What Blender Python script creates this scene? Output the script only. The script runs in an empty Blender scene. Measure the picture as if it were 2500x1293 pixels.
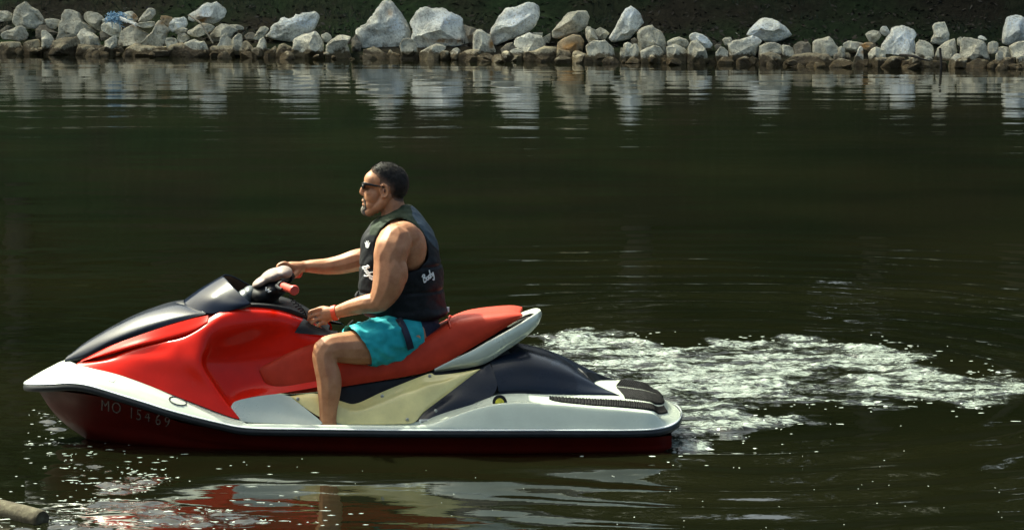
import bpy, bmesh, math, random
import numpy as np
from mathutils import Vector, Matrix, noise as mnoise

random.seed(7); np.random.seed(7)
SC = bpy.context.scene
COL = SC.collection
R = math.radians

# ------------------------------------------------------------------ camera
FPX = 9100.0                    # focal length in photograph pixels
CAM = np.array([0.0, -19.0, 3.0])
PITCH = R(6.32)
cam_d = bpy.data.cameras.new('camera'); cam = bpy.data.objects.new('camera', cam_d); COL.objects.link(cam)
cam.location = CAM; cam.rotation_euler = (R(90) - PITCH, 0, 0)
cam_d.sensor_width = 36.0; cam_d.lens = FPX / 2500 * 36.0
cam_d.clip_start = 0.5; cam_d.clip_end = 2000
SC.camera = cam

# ------------------------------------------------------------------ light
SUN_EL, SUN_AZ = 52.0, -52.0      # azimuth from +Y (away from camera), negative = to the left
world = bpy.data.worlds.new('World'); SC.world = world; world.use_nodes = True
wn = world.node_tree; wn.nodes.clear()
sky = wn.nodes.new('ShaderNodeTexSky'); sky.sky_type = 'NISHITA'; sky.sun_disc = False
sky.sun_elevation = R(SUN_EL); sky.sun_rotation = R(SUN_AZ)
sky.air_density = 0.7; sky.dust_density = 8.0; sky.ozone_density = 0.2
bg = wn.nodes.new('ShaderNodeBackground'); bg.inputs['Strength'].default_value = 0.12
wo = wn.nodes.new('ShaderNodeOutputWorld')
wn.links.new(sky.outputs[0], bg.inputs[0]); wn.links.new(bg.outputs[0], wo.inputs[0])
sun_d = bpy.data.lights.new('sun', 'SUN'); sun_d.energy = 3.4; sun_d.angle = R(0.6); sun_d.color = (1.0, 0.95, 0.86)
sun = bpy.data.objects.new('sun', sun_d); COL.objects.link(sun)
sdir = Vector((math.sin(R(SUN_AZ)) * math.cos(R(SUN_EL)), math.cos(R(SUN_AZ)) * math.cos(R(SUN_EL)), math.sin(R(SUN_EL))))
sun.rotation_euler = sdir.to_track_quat('Z', 'Y').to_euler()
sun.location = sdir * 60
vs = SC.view_settings
vs.view_transform = 'Standard'; vs.look = 'None'; vs.gamma = 1.0; vs.exposure = 1.5; vs.use_curve_mapping = False
vs.use_white_balance = True; vs.white_balance_temperature = 6700; vs.white_balance_tint = -8.0     # the camera's cool-green balance
SC.cycles.use_denoising = True
SC.cycles.max_bounces = 8; SC.cycles.glossy_bounces = 4; SC.cycles.diffuse_bounces = 3
SC.cycles.sample_clamp_indirect = 6.0

# ------------------------------------------------------------------ pixel -> place
CP, SP = math.cos(PITCH), math.sin(PITCH)
def P(px, py, y):
    """world point on the plane Y=y seen at photograph pixel (px,py); arrays welcome"""
    px = np.asarray(px, float); py = np.asarray(py, float); y = np.asarray(y, float)
    dx = (px - 1250.0) / FPX; dv = -(py - 646.5) / FPX
    dy = CP + dv * SP; dz = -SP + dv * CP
    t = (y - CAM[1]) / dy
    return np.stack(np.broadcast_arrays(dx * t, y, CAM[2] + dz * t), -1)
def inv0(x, z):
    """pixel at which a point of the plane Y=0 is seen"""
    ang = np.arctan2(CAM[2] - z, -CAM[1]) - PITCH; py = 646.5 + FPX * np.tan(ang)
    dy = CP - (py - 646.5) / FPX * SP
    return 1250 + x / (-CAM[1] / dy) * FPX, py
def on_water(px, py, z=0.0):
    dv = -(py - 646.5) / FPX; dz = -SP + dv * CP; dy = CP + dv * SP
    t = (z - CAM[2]) / dz
    return np.array([(px - 1250.0) / FPX * t, CAM[1] + dy * t, z])

# ------------------------------------------------------------------ mesh helpers
def tag(o, label=None, cat=None, group=None, kind=None):
    if label: o['label'] = label
    if cat: o['category'] = cat
    if group: o['group'] = group
    if kind: o['kind'] = kind
    return o
def empty(name, loc):
    o = bpy.data.objects.new(name, None); COL.objects.link(o); o.location = loc; o.empty_display_size = 0.1
    return o
def link_mesh(name, me, mat=None, parent=None):
    if mat is not None:
        me.materials.clear()
        for m in (mat if isinstance(mat, (list, tuple)) else [mat]): me.materials.append(m)
    o = bpy.data.objects.new(name, me); COL.objects.link(o)
    if parent is not None:
        o.parent = parent
        root = parent
        M = Matrix.Identity(4); q = parent
        while q is not None:
            M = Matrix.Translation(q.location) @ M; q = q.parent
        if parent.type == 'EMPTY':
            me.transform(M.inverted())
        else:
            # mesh parents sit at their own parent's origin
            me.transform(M.inverted())
    return o
def build(name, verts, faces, mat=None, parent=None, smooth=True, weld=True, sharp=40, recalc=True):
    me = bpy.data.meshes.new(name)
    me.from_pydata([tuple(v) for v in verts], [], [tuple(int(i) for i in f) for f in faces])
    if weld or recalc:
        bm = bmesh.new(); bm.from_mesh(me)
        if weld: bmesh.ops.remove_doubles(bm, verts=bm.verts, dist=2e-4)
        if recalc: bmesh.ops.recalc_face_normals(bm, faces=bm.faces)
        bm.to_mesh(me); bm.free()
    if smooth:
        me.polygons.foreach_set('use_smooth', [True] * len(me.polygons))
        if sharp: me.set_sharp_from_angle(angle=R(sharp))
    return link_mesh(name, me, mat, parent)
def grid_faces(nr, nc, off=0, closed=False):
    f = []
    cc = nc if closed else nc - 1
    for r in range(nr - 1):
        for c in range(cc):
            c2 = (c + 1) % nc
            f.append((off + r * nc + c, off + r * nc + c2, off + (r + 1) * nc + c2, off + (r + 1) * nc + c))
    return f
def cr(Pts, t):
    """Catmull-Rom through control points along axis 0 at parameters t (0..k-1)"""
    Pts = np.asarray(Pts, float); k = len(Pts)
    if k == 2:
        t = np.asarray(t, float).reshape((-1,) + (1,) * (Pts.ndim - 1))
        return Pts[0] * (1 - t) + Pts[1] * t
    E = np.concatenate([[2 * Pts[0] - Pts[1]], Pts, [2 * Pts[-1] - Pts[-2]]])
    t = np.asarray(t, float); i = np.clip(np.floor(t).astype(int), 0, k - 2); u = (t - i).reshape((-1,) + (1,) * (Pts.ndim - 1))
    a, b, c, d = E[i], E[i + 1], E[i + 2], E[i + 3]
    return 0.5 * (2 * b + (c - a) * u + (2 * a - 5 * b + 4 * c - d) * u * u + (3 * b - a - 3 * c + d) * u ** 3)
def dense(net, nu, nv):
    """control net rows x cols of (px,py,halfwidth) -> dense net"""
    net = np.asarray(net, float)
    A = cr(np.swapaxes(net, 0, 1), np.linspace(0, net.shape[1] - 1, nu))      # nu x rows x 3
    B = cr(np.swapaxes(A, 0, 1), np.linspace(0, net.shape[0] - 1, nv))        # nv x nu x 3
    B[..., 2] = np.maximum(B[..., 2], 0)
    return B
def pad(D, sides, depth=0.016):
    """add a flange running inwards along the named sides (b,t rows / l,r cols)"""
    if 'b' in sides: e = D[:1].copy(); e[..., 2] = np.maximum(e[..., 2] - depth, 0); D = np.concatenate([e, D], 0)
    if 't' in sides: e = D[-1:].copy(); e[..., 2] = np.maximum(e[..., 2] - depth, 0); D = np.concatenate([D, e], 0)
    if 'l' in sides: e = D[:, :1].copy(); e[..., 2] = np.maximum(e[..., 2] - depth, 0); D = np.concatenate([e, D], 1)
    if 'r' in sides: e = D[:, -1:].copy(); e[..., 2] = np.maximum(e[..., 2] - depth, 0); D = np.concatenate([D, e], 1)
    return D
def shell(name, D, mat, parent, mirror=True, sides='', sharp=40, split=False):
    if sides: D = pad(D, sides)
    if split:
        nr, nc = D.shape[:2]; W = P(D[..., 0], D[..., 1], -D[..., 2]).reshape(-1, 3); F = grid_faces(nr, nc)
        o = build(name, W, F, mat, parent, sharp=sharp); build(name, W * [1, -1, 1], [tuple(reversed(f)) for f in F], mat, parent, sharp=sharp)
        return o
    nr, nc = D.shape[:2]
    W = P(D[..., 0], D[..., 1], -D[..., 2]).reshape(-1, 3)
    F = grid_faces(nr, nc)
    V = W
    if mirror:
        W2 = W.copy(); W2[:, 1] *= -1
        V = np.concatenate([W, W2]); n = len(W)
        F = F + [tuple(n + i for i in reversed(f)) for f in grid_faces(nr, nc)]
    return build(name, V, F, mat, parent, sharp=sharp)
def hw_at(D, px, py, k=6):
    q = D.reshape(-1, 3)
    d2 = (q[:, 0] - px) ** 2 + (q[:, 1] - py) ** 2
    i = np.argpartition(d2, k)[:k]; w = 1 / (d2[i] + 0.5)
    return float((q[i, 2] * w).sum() / w.sum())
ICO = {}
def ico(sub):
    if sub not in ICO:
        bm = bmesh.new(); bmesh.ops.create_icosphere(bm, subdivisions=sub, radius=1.0)
        bm.verts.ensure_lookup_table()
        ICO[sub] = (np.array([v.co[:] for v in bm.verts]), [tuple(v.index for v in f.verts) for f in bm.faces]); bm.free()
    return ICO[sub]
class MB:
    def __init__(s): s.v = []; s.f = []; s.n = 0
    def add(s, V, F):
        V = np.asarray(V, float); s.v.append(V); s.f += [tuple(s.n + i for i in f) for f in F]; s.n += len(V); return s
    def ball(s, c, r, sub=2, rot=None):
        V, F = ico(sub); r = np.asarray(r, float) * np.ones(3)
        V = V * r
        if rot is not None: V = V @ np.array(rot.to_matrix() if hasattr(rot, 'to_matrix') else rot).T
        return s.add(V + np.asarray(c), F)
    def tube(s, pts, rad, n=12, closed_ends=True, per=6, squash=None):
        pts = np.asarray(pts, float); rad = np.asarray(rad, float) * np.ones(len(pts))
        t = np.linspace(0, len(pts) - 1, (len(pts) - 1) * per + 1)
        C = cr(pts, t) if len(pts) > 2 else pts[0] + (pts[1] - pts[0]) * np.linspace(0, 1, len(t))[:, None]
        r = np.interp(t, np.arange(len(pts)), rad)
        T = np.gradient(C, axis=0); T /= np.linalg.norm(T, axis=1, keepdims=True) + 1e-12
        up = np.array([0, 1.0, 0]) if abs(T[0][1]) < 0.9 else np.array([1.0, 0, 0])
        rings = []
        for i in range(len(C)):
            b = np.cross(T[i], up); b /= np.linalg.norm(b) + 1e-12; up = np.cross(b, T[i])
            a = np.linspace(0, 2 * np.pi, n, endpoint=False)
            rings.append(C[i] + r[i] * (np.cos(a)[:, None] * up + np.sin(a)[:, None] * b))
        V = np.concatenate(rings); F = grid_faces(len(C), n, 0, True)
        if closed_ends:
            F = F + [tuple(range(n - 1, -1, -1)), tuple((len(C) - 1) * n + i for i in range(n))]
        return s.add(V, F)
    def box(s, c, h, M=None):
        V = np.array([[x, y, z] for x in (-1, 1) for y in (-1, 1) for z in (-1, 1)], float) * np.asarray(h)
        if M is not None: V = V @ np.asarray(M).T
        F = [(0, 1, 3, 2), (4, 6, 7, 5), (0, 4, 5, 1), (2, 3, 7, 6), (0, 2, 6, 4), (1, 5, 7, 3)]
        return s.add(V + np.asarray(c), F)
    def build(s, name, mat, parent=None, **k):
        return build(name, np.concatenate(s.v), s.f, mat, parent, **k)
# vector gradient noise --------------------------------------------------------
_pr = np.random.RandomState(3); _perm = _pr.permutation(512); _perm = np.concatenate([_perm, _perm])
_ga = _pr.rand(512) * 2 * np.pi; _gx, _gy = np.cos(_ga), np.sin(_ga)
def perlin(x, y, seed=0):
    x = np.asarray(x, float) + seed * 17.31; y = np.asarray(y, float) + seed * 9.73
    xi = np.floor(x).astype(int); yi = np.floor(y).astype(int); xf = x - xi; yf = y - yi
    u = xf ** 3 * (xf * (xf * 6 - 15) + 10); v = yf ** 3 * (yf * (yf * 6 - 15) + 10)
    def g(ix, iy, dx, dy):
        h = _perm[(_perm[ix & 511] + iy) & 511]
        return _gx[h] * dx + _gy[h] * dy
    n00 = g(xi, yi, xf, yf); n10 = g(xi + 1, yi, xf - 1, yf); n01 = g(xi, yi + 1, xf, yf - 1); n11 = g(xi + 1, yi + 1, xf - 1, yf - 1)
    a = n00 + u * (n10 - n00); b = n01 + u * (n11 - n01)
    return (a + v * (b - a)) * 1.5
def inside(poly, x, y):
    poly = np.asarray(poly, float); r = np.zeros(np.shape(x), bool); j = len(poly) - 1
    for i in range(len(poly)):
        xi, yi = poly[i]; xj, yj = poly[j]
        r ^= ((yi > y) != (yj > y)) & (x < (xj - xi) * (y - yi) / (yj - yi + 1e-12) + xi)
        j = i
    return r
def sdf_poly(poly, x, y):
    """signed distance, negative inside"""
    poly = np.asarray(poly, float); d = np.full(np.shape(x), 1e9)
    for i in range(len(poly)):
        a = poly[i - 1]; b = poly[i]; e = b - a
        t = np.clip(((x - a[0]) * e[0] + (y - a[1]) * e[1]) / (e @ e + 1e-12), 0, 1)
        d = np.minimum(d, np.hypot(x - a[0] - t * e[0], y - a[1] - t * e[1]))
    return np.where(inside(poly, x, y), -d, d)
def sstep(a, b, x):
    t = np.clip((x - a) / (b - a), 0, 1); return t * t * (3 - 2 * t)

# ------------------------------------------------------------------ materials
def mat_new(name):
    m = bpy.data.materials.new(name); m.use_nodes = True
    nt = m.node_tree; b = nt.nodes['Principled BSDF']
    return m, nt, b
def N(nt, t, **kw):
    n = nt.nodes.new(t)
    for k, v in kw.items():
        if k.startswith('i_'): n.inputs[k[2:].replace('_', ' ')].default_value = v
        else: setattr(n, k, v)
    return n
def ramp(nt, src, stops):
    r = nt.nodes.new('ShaderNodeValToRGB'); cr_ = r.color_ramp
    while len(cr_.elements) < len(stops): cr_.elements.new(0.5)
    for e, (p, c) in zip(cr_.elements, stops):
        e.position = p; e.color = c if len(c) == 4 else (*c, 1)
    nt.links.new(src, r.inputs[0]); return r
def mix(nt, fac, a, b, mode='MIX'):
    m = nt.nodes.new('ShaderNodeMix'); m.data_type = 'RGBA'; m.blend_type = mode
    for sock, val in ((0, fac), (6, a), (7, b)):
        if isinstance(val, (int, float)): m.inputs[sock].default_value = val
        elif isinstance(val, tuple): m.inputs[sock].default_value = val if len(val) == 4 else (*val, 1)
        else: nt.links.new(val, m.inputs[sock])
    return m.outputs[2]
def paint(name, col, rough=0.3, metal=0.0, coat=0.0, var=0.12, scale=9.0, bump=0.0, bscale=200.0, spec=0.5):
    """coloured material with procedural grime, roughness variation and fine relief"""
    m, nt, b = mat_new(name)
    tc = N(nt, 'ShaderNodeTexCoord')
    n1 = N(nt, 'ShaderNodeTexNoise', i_Scale=scale, i_Detail=8.0, i_Roughness=0.65); nt.links.new(tc.outputs['Object'], n1.inputs['Vector'])
    dark = tuple(c * (1 - var * 1.6) for c in col); lite = tuple(min(1, c * (1 + var)) for c in col)
    r = ramp(nt, n1.outputs['Fac'], [(0.3, dark), (0.7, lite)])
    nt.links.new(r.outputs[0], b.inputs['Base Color'])
    r2 = ramp(nt, n1.outputs['Fac'], [(0.3, (min(1, rough * 1.35),) * 3), (0.7, (rough * 0.8,) * 3)])
    nt.links.new(r2.outputs[0], b.inputs['Roughness'])
    b.inputs['Metallic'].default_value = metal; b.inputs['Coat Weight'].default_value = coat; b.inputs['Coat Roughness'].default_value = 0.12
    b.inputs['Specular IOR Level'].default_value = spec
    if bump:
        n2 = N(nt, 'ShaderNodeTexNoise', i_Scale=bscale, i_Detail=3.0); nt.links.new(tc.outputs['Object'], n2.inputs['Vector'])
        bp = N(nt, 'ShaderNodeBump', i_Strength=1.0, i_Distance=bump); nt.links.new(n2.outputs['Fac'], bp.inputs['Height'])
        nt.links.new(bp.outputs[0], b.inputs['Normal'])
    return m

# ================================================================== THE SETTING
def shore_y(x):
    return 34.75 - 0.265 * 30 * np.tanh(np.asarray(x, float) / 30)

# ------------------------------------------------------------------ river
def graded(core0, core1, step, far0, far1, growth):
    a = list(np.arange(core0, core1 + 1e-6, step))
    s = step; x = a[-1]
    while x < far1: s = min(s * growth, 12.0); x += s; a.append(x)
    s = step; x = a[0]; lo = []
    while x > far0: s = min(s * growth, 12.0); x -= s; lo.append(x)
    return np.array(lo[::-1] + a)
WAKE = [(1285, 826), (1400, 812), (1490, 806), (1600, 826), (1690, 842), (1740, 826), (1900, 824), (2120, 832), (2230, 850), (2300, 872),
        (2270, 885), (2290, 905), (2380, 912), (2430, 902), (2560, 918), (2560, 962), (2440, 962), (2370, 990), (2250, 985), (2150, 1000), (2010, 990),
        (1900, 1002), (1960, 1030), (1880, 1050), (1790, 1062), (1700, 1092), (1640, 1098), (1560, 1040), (1440, 925), (1250, 870)]
GLIT = [(60, 1080), (150, 1075), (330, 1130), (420, 1165), (360, 1190), (430, 1225), (560, 1240), (690, 1262), (760, 1300), (760, 1360), (-60, 1360), (-60, 1240),
        (120, 1250), (215, 1235), (150, 1150)]
def water_poly(poly):
    return np.array([on_water(a, b)[:2] for a, b in poly])
WAKE_W, GLIT_W = water_poly(WAKE), water_poly(GLIT)
SPLASH_W = water_poly([(100, 1000), (132, 1008), (160, 1050), (120, 1062), (96, 1030)])
def make_river():
    xs = graded(-3.3, 3.3, 0.0115, -170, 170, 1.045)
    ys = graded(-3.0, 4.6, 0.017, -150, 60, 1.022)
    X, Y = np.meshgrid(xs, ys)
    near = (np.abs(X) < 14) & (Y > -8) & (Y < 40)
    # swell and ripples that every river surface has
    Z = 0.0030 * perlin(X * 0.8 + 0.2 * Y, Y * 1.6, 1) + 0.0030 * perlin(X * 1.8, Y * 3.6, 2)
    Z += 0.0017 * perlin(X * 4.0, Y * 8.0, 3) * near
    Z *= sstep(16, 6, Y) * sstep(-40, -6, Y) * (0.45 + 0.55 * sstep(0.5, 4, Y))
    # wake: churned water behind the jet
    dw = sdf_poly(WAKE_W, X, Y)
    edge = dw + 0.30 * perlin(X * 2.2, Y * 1.6, 5) + 0.12 * perlin(X * 7, Y * 5, 6)
    M = sstep(0.05, -0.16, edge)
    holes = sstep(0.14, 0.34, perlin(X * 1.7, Y * 1.9, 8) + 0.45 * perlin(X * 4, Y * 7, 9))
    M = M * (1 - 0.42 * holes)
    streak = perlin(X * 2.2 + 0.8 * Y, Y * 6.5, 17) + 0.6 * perlin(X * 4.5, Y * 12, 18)
    M = M * (1 - 0.45 * sstep(0.05, 0.45, streak))
    wx = X + 0.10 * perlin(X * 3, Y * 3, 11); wy = Y + 0.10 * perlin(X * 3, Y * 3, 12)
    fade = sstep(3.6, 1.2, X)
    chop = 0.020 * perlin(wx * 3.0, wy * 4.2, 13) + 0.015 * (0.5 - np.abs(perlin(wx * 5.5, wy * 9, 14))) + 0.0085 * perlin(wx * 11, wy * 18, 15) + 0.0040 * perlin(wx * 24, wy * 28, 16)
    Z += M * chop * (0.75 + 0.35 * fade)
    # glitter patch on the near left
    dg = sdf_poly(GLIT_W, X, Y) + 0.10 * perlin(X * 4, Y * 3, 21)
    G = sstep(0.06, -0.14, dg) * sstep(-0.15, 0.25, perlin(X * 3.1, Y * 2.4, 22) + 0.12)
    gchop = 0.0085 * perlin(X * 7, Y * 10, 23) + 0.0038 * perlin(X * 18, Y * 24, 24)
    Z += G * gchop * 1.5
    # rings spreading to the right of the wake
    c = on_water(1720, 930); rr = np.hypot((X - c[0]), (Y - c[1]) * 0.82) + 0.10 * perlin(X * 0.9, Y * 0.9, 31)
    ring = np.sin(rr * 2 * np.pi / 0.42) * sstep(1.2, 2.4, rr) * sstep(9.0, 3.0, rr) * sstep(-0.6, 0.8, X) * (1 - M)
    Z += 0.0085 * ring * (0.55 + 0.9 * np.clip(perlin(X * 0.7, Y * 0.7, 32) + 0.3, 0, 1))
    # scattered cat's-paws that catch the sky
    for a, b_, sx, sy, am in ((55, 628, .35, .9, .0042), (270, 636, .32, 1.0, .0048), (700, 592, .22, .8, .0048), (300, 700, .5, .8, .0028), (620, 606, .35, .5, .0030), (1250, 628, .9, .6, .0022), (1270, 560, .5, .4, .0016), (160, 560, .4, .5, .0018), (2150, 660, .7, .9, .0026), (1950, 740, .9, .6, .0030)):
        q = on_water(a, b_)
        w = np.exp(-((X - q[0]) / sx) ** 2 - ((Y - q[1]) / sy) ** 2)
        Z += am * w * (perlin(X * 3.6, Y * 6.5, 36) + 0.5 * perlin(X * 8, Y * 13, 37))
    # bow wave running back along the near side of the hull
    bx = X - on_water(110, 1010)[0]
    dlat = np.abs(Y) - (0.30 + 0.17 * np.clip(bx, 0, 9))
    bow = np.exp(-(dlat / 0.30) ** 2) * np.cos(dlat * 2 * np.pi / 0.75) * sstep(-0.15, 0.5, bx) * sstep(5.5, 2.6, bx)
    bow *= 0.75 + 0.5 * perlin(X * 1.3, Y * 1.3, 41)
    Z += 0.011 * bow
    # splash at the cutwater
    S = sstep(0.03, -0.05, sdf_poly(SPLASH_W, X, Y) + 0.05 * perlin(X * 9, Y * 9, 51))
    Z += S * (0.012 * perlin(X * 14, Y * 14, 52) + 0.006)
    global WATER; WATER = (xs, ys, Z)
    nr, nc = X.shape
    V = np.stack([X, Y, Z], -1).reshape(-1, 3)
    me = bpy.data.meshes.new('river')
    idx = np.arange(nr * nc).reshape(nr, nc)
    F = np.stack([idx[:-1, :-1], idx[:-1, 1:], idx[1:, 1:], idx[1:, :-1]], -1).reshape(-1, 4)
    me.vertices.add(len(V)); me.vertices.foreach_set('co', V.astype(np.float32).ravel())
    me.loops.add(F.size); me.loops.foreach_set('vertex_index', F.astype(np.int32).ravel())
    me.polygons.add(len(F)); me.polygons.foreach_set('loop_start', np.arange(0, F.size, 4, dtype=np.int32))
    me.update(calc_edges=True)
    me.polygons.foreach_set('use_smooth', np.ones(len(F), bool))
    for nm, arr in (('wake', M), ('glitter', np.maximum(G, S))):
        at = me.attributes.new(nm, 'FLOAT', 'POINT'); at.data.foreach_set('value', arr.astype(np.float32).ravel())
    me.validate()
    m, nt, b = mat_new('river_water')
    geo = N(nt, 'ShaderNodeNewGeometry')
    wk = N(nt, 'ShaderNodeAttribute', attribute_name='wake'); gl = N(nt, 'ShaderNodeAttribute', attribute_name='glitter')
    n0 = N(nt, 'ShaderNodeTexNoise', i_Scale=0.35, i_Detail=3.0); nt.links.new(geo.outputs['Position'], n0.inputs['Vector'])
    murk = ramp(nt, n0.outputs['Fac'], [(0.35, (0.0030, 0.0040, 0.0016)), (0.65, (0.0062, 0.0066, 0.0027))])
    # pale wake colour: aerated foam, with sun and sky glint painted in
    mp = N(nt, 'ShaderNodeMapping'); mp.inputs['Scale'].default_value = (12, 24, 1); nt.links.new(geo.outputs['Position'], mp.inputs['Vector'])
    nf = N(nt, 'ShaderNodeTexNoise', i_Scale=1.0, i_Detail=7.0, i_Roughness=0.72, i_Distortion=1.6); nt.links.new(mp.outputs[0], nf.inputs['Vector'])
    fa = N(nt, 'ShaderNodeMath', operation='MULTIPLY_ADD'); nt.links.new(wk.outputs['Fac'], fa.inputs[0]); fa.inputs[1].default_value = 0.30; nt.links.new(nf.outputs['Fac'], fa.inputs[2])
    fr = ramp(nt, fa.outputs[0], [(0.70, (0, 0, 0)), (0.86, (1, 1, 1))])
    fm = N(nt, 'ShaderNodeMath', operation='MULTIPLY'); nt.links.new(fr.outputs[0], fm.inputs[0]); fm.inputs[1].default_value = 1.0
    fm2 = N(nt, 'ShaderNodeMath', operation='MULTIPLY'); nt.links.new(fm.outputs[0], fm2.inputs[0]); fm2.inputs[1].default_value = 0.62
    colr = mix(nt, fm2.outputs[0], murk.outputs[0], (0.40, 0.46, 0.41))
    nt.links.new(colr, b.inputs['Base Color'])
    rr_ = N(nt, 'ShaderNodeMapRange'); rr_.inputs['To Min'].default_value = 0.025; rr_.inputs['To Max'].default_value = 0.10; nt.links.new(fm2.outputs[0], rr_.inputs['Value'])
    nt.links.new(rr_.outputs[0], b.inputs['Roughness'])
    b.inputs['IOR'].default_value = 1.333; b.inputs['Specular IOR Level'].default_value = 0.4
    # fine ripples in metres
    mp2 = N(nt, 'ShaderNodeMapping'); mp2.inputs['Scale'].default_value = (2.6, 5.2, 1); nt.links.new(geo.outputs['Position'], mp2.inputs['Vector'])
    na = N(nt, 'ShaderNodeTexNoise', i_Scale=1.0, i_Detail=4.0, i_Roughness=0.5); nt.links.new(mp2.outputs[0], na.inputs['Vector'])
    b1 = N(nt, 'ShaderNodeBump', i_Strength=1.0, i_Distance=0.0018); nt.links.new(na.outputs['Fac'], b1.inputs['Height'])
    mp3 = N(nt, 'ShaderNodeMapping'); mp3.inputs['Scale'].default_value = (38, 44, 1); nt.links.new(geo.outputs['Position'], mp3.inputs['Vector'])
    nb = N(nt, 'ShaderNodeTexNoise', i_Scale=1.0, i_Detail=3.0); nt.links.new(mp3.outputs[0], nb.inputs['Vector'])
    ds = N(nt, 'ShaderNodeMath', operation='MULTIPLY_ADD'); nt.links.new(wk.outputs['Fac'], ds.inputs[0]); ds.inputs[1].default_value = 0.0075; ds.inputs[2].default_value = 0.0
    ds2 = N(nt, 'ShaderNodeMath', operation='MULTIPLY_ADD'); nt.links.new(gl.outputs['Fac'], ds2.inputs[0]); ds2.inputs[1].default_value = 0.002; nt.links.new(ds.outputs[0], ds2.inputs[2])
    b2 = N(nt, 'ShaderNodeBump', i_Strength=1.0); nt.links.new(ds2.outputs[0], b2.inputs['Distance']); nt.links.new(nb.outputs['Fac'], b2.inputs['Height']); nt.links.new(b1.outputs[0], b2.inputs['Normal'])
    mp4 = N(nt, 'ShaderNodeMapping'); mp4.inputs['Scale'].default_value = (0.42, 1.15, 1); nt.links.new(geo.outputs['Position'], mp4.inputs['Vector'])
    nc_ = N(nt, 'ShaderNodeTexNoise', i_Scale=1.0, i_Detail=1.5, i_Roughness=0.45); nt.links.new(mp4.outputs[0], nc_.inputs['Vector'])
    b0 = N(nt, 'ShaderNodeBump', i_Strength=1.0, i_Distance=0.013); nt.links.new(nc_.outputs['Fac'], b0.inputs['Height']); nt.links.new(b0.outputs[0], b1.inputs['Normal'])
    nt.links.new(b2.outputs[0], b.inputs['Normal'])
    o = link_mesh('river', me, m); o['kind'] = 'structure'
    return o
make_river()

# bubbles and foam flecks, plus white specks standing for sun glitter
def water_z(x, y):
    xs, ys, Z = WATER; i = np.clip(np.searchsorted(xs, x) - 1, 0, len(xs) - 2); j = np.clip(np.searchsorted(ys, y) - 1, 0, len(ys) - 2)
    u = (x - xs[i]) / (xs[i + 1] - xs[i]); v = (y - ys[j]) / (ys[j + 1] - ys[j])
    return (Z[j, i] * (1 - u) + Z[j, i + 1] * u) * (1 - v) + (Z[j + 1, i] * (1 - u) + Z[j + 1, i + 1] * u) * v
def make_flecks():
    rs = np.random.RandomState(31); V = []; F = []
    def fleck(x, y, L, w):
        k = len(V); n = 7
        for i in range(n):
            a = 2 * np.pi * i / n; r = rs.uniform(.6, 1.2); xx, yy = x + L * math.cos(a) * r, y + w * math.sin(a) * r
            V.append((xx, yy, float(water_z(xx, yy)) + .0008))
        V.append((x, y, float(water_z(x, y)) + .0022)); F.extend((k + i, k + (i + 1) % n, k + n) for i in range(n))
    for _ in range(2000):                                 # near left, glitter painted as white specks in ragged lines
        px, py = rs.uniform(0, 900), rs.uniform(1085, 1293); q = on_water(px, py)
        d = float(sdf_poly(GLIT_W, np.array(q[0]), np.array(q[1])))
        str_ = float(perlin(np.array(q[0] * 2.2), np.array(q[1] * 7.0), 91)) + .4 * float(perlin(np.array(q[0] * 6), np.array(q[1] * 14), 92))
        if rs.rand() > (1.0 if d < 0 else .35 * math.exp(-d / .3)) * float(sstep(-.12, .38, str_)): continue
        fleck(q[0], q[1], rs.gamma(1.6, .0060) + .001, rs.uniform(.002, .0055))
    for _ in range(45):
        q = on_water(rs.uniform(700, 2450), rs.uniform(1100, 1290)); fleck(q[0], q[1], rs.uniform(.0015, .0042), rs.uniform(.003, .007))
    for _ in range(1100):                                 # ragged edge of the wake
        px, py = rs.uniform(1300, 2480), rs.uniform(810, 1180); q = on_water(px, py)
        d = float(sdf_poly(WAKE_W, np.array(q[0]), np.array(q[1])))
        if d < -0.25 or rs.rand() > math.exp(-max(d, 0) / .16): continue
        fleck(q[0], q[1], rs.gamma(2.0, .005) + .002, rs.uniform(.004, .014))
    for _ in range(45):                                   # around the cutwater
        q = on_water(rs.uniform(60, 260), rs.uniform(1000, 1110)); fleck(q[0], q[1], rs.gamma(2, .003) + .002, rs.uniform(.003, .008))
    o = build('foam_glint_flecks', V, F, paint('foam_glint_white', (0.42, 0.47, 0.43), 0.3, var=0.1, scale=30), weld=False, recalc=False)
    tag(o, 'small white bubbles, foam flecks and painted glitter specks on the dark water', 'foam', kind='stuff')
make_flecks()

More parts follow.
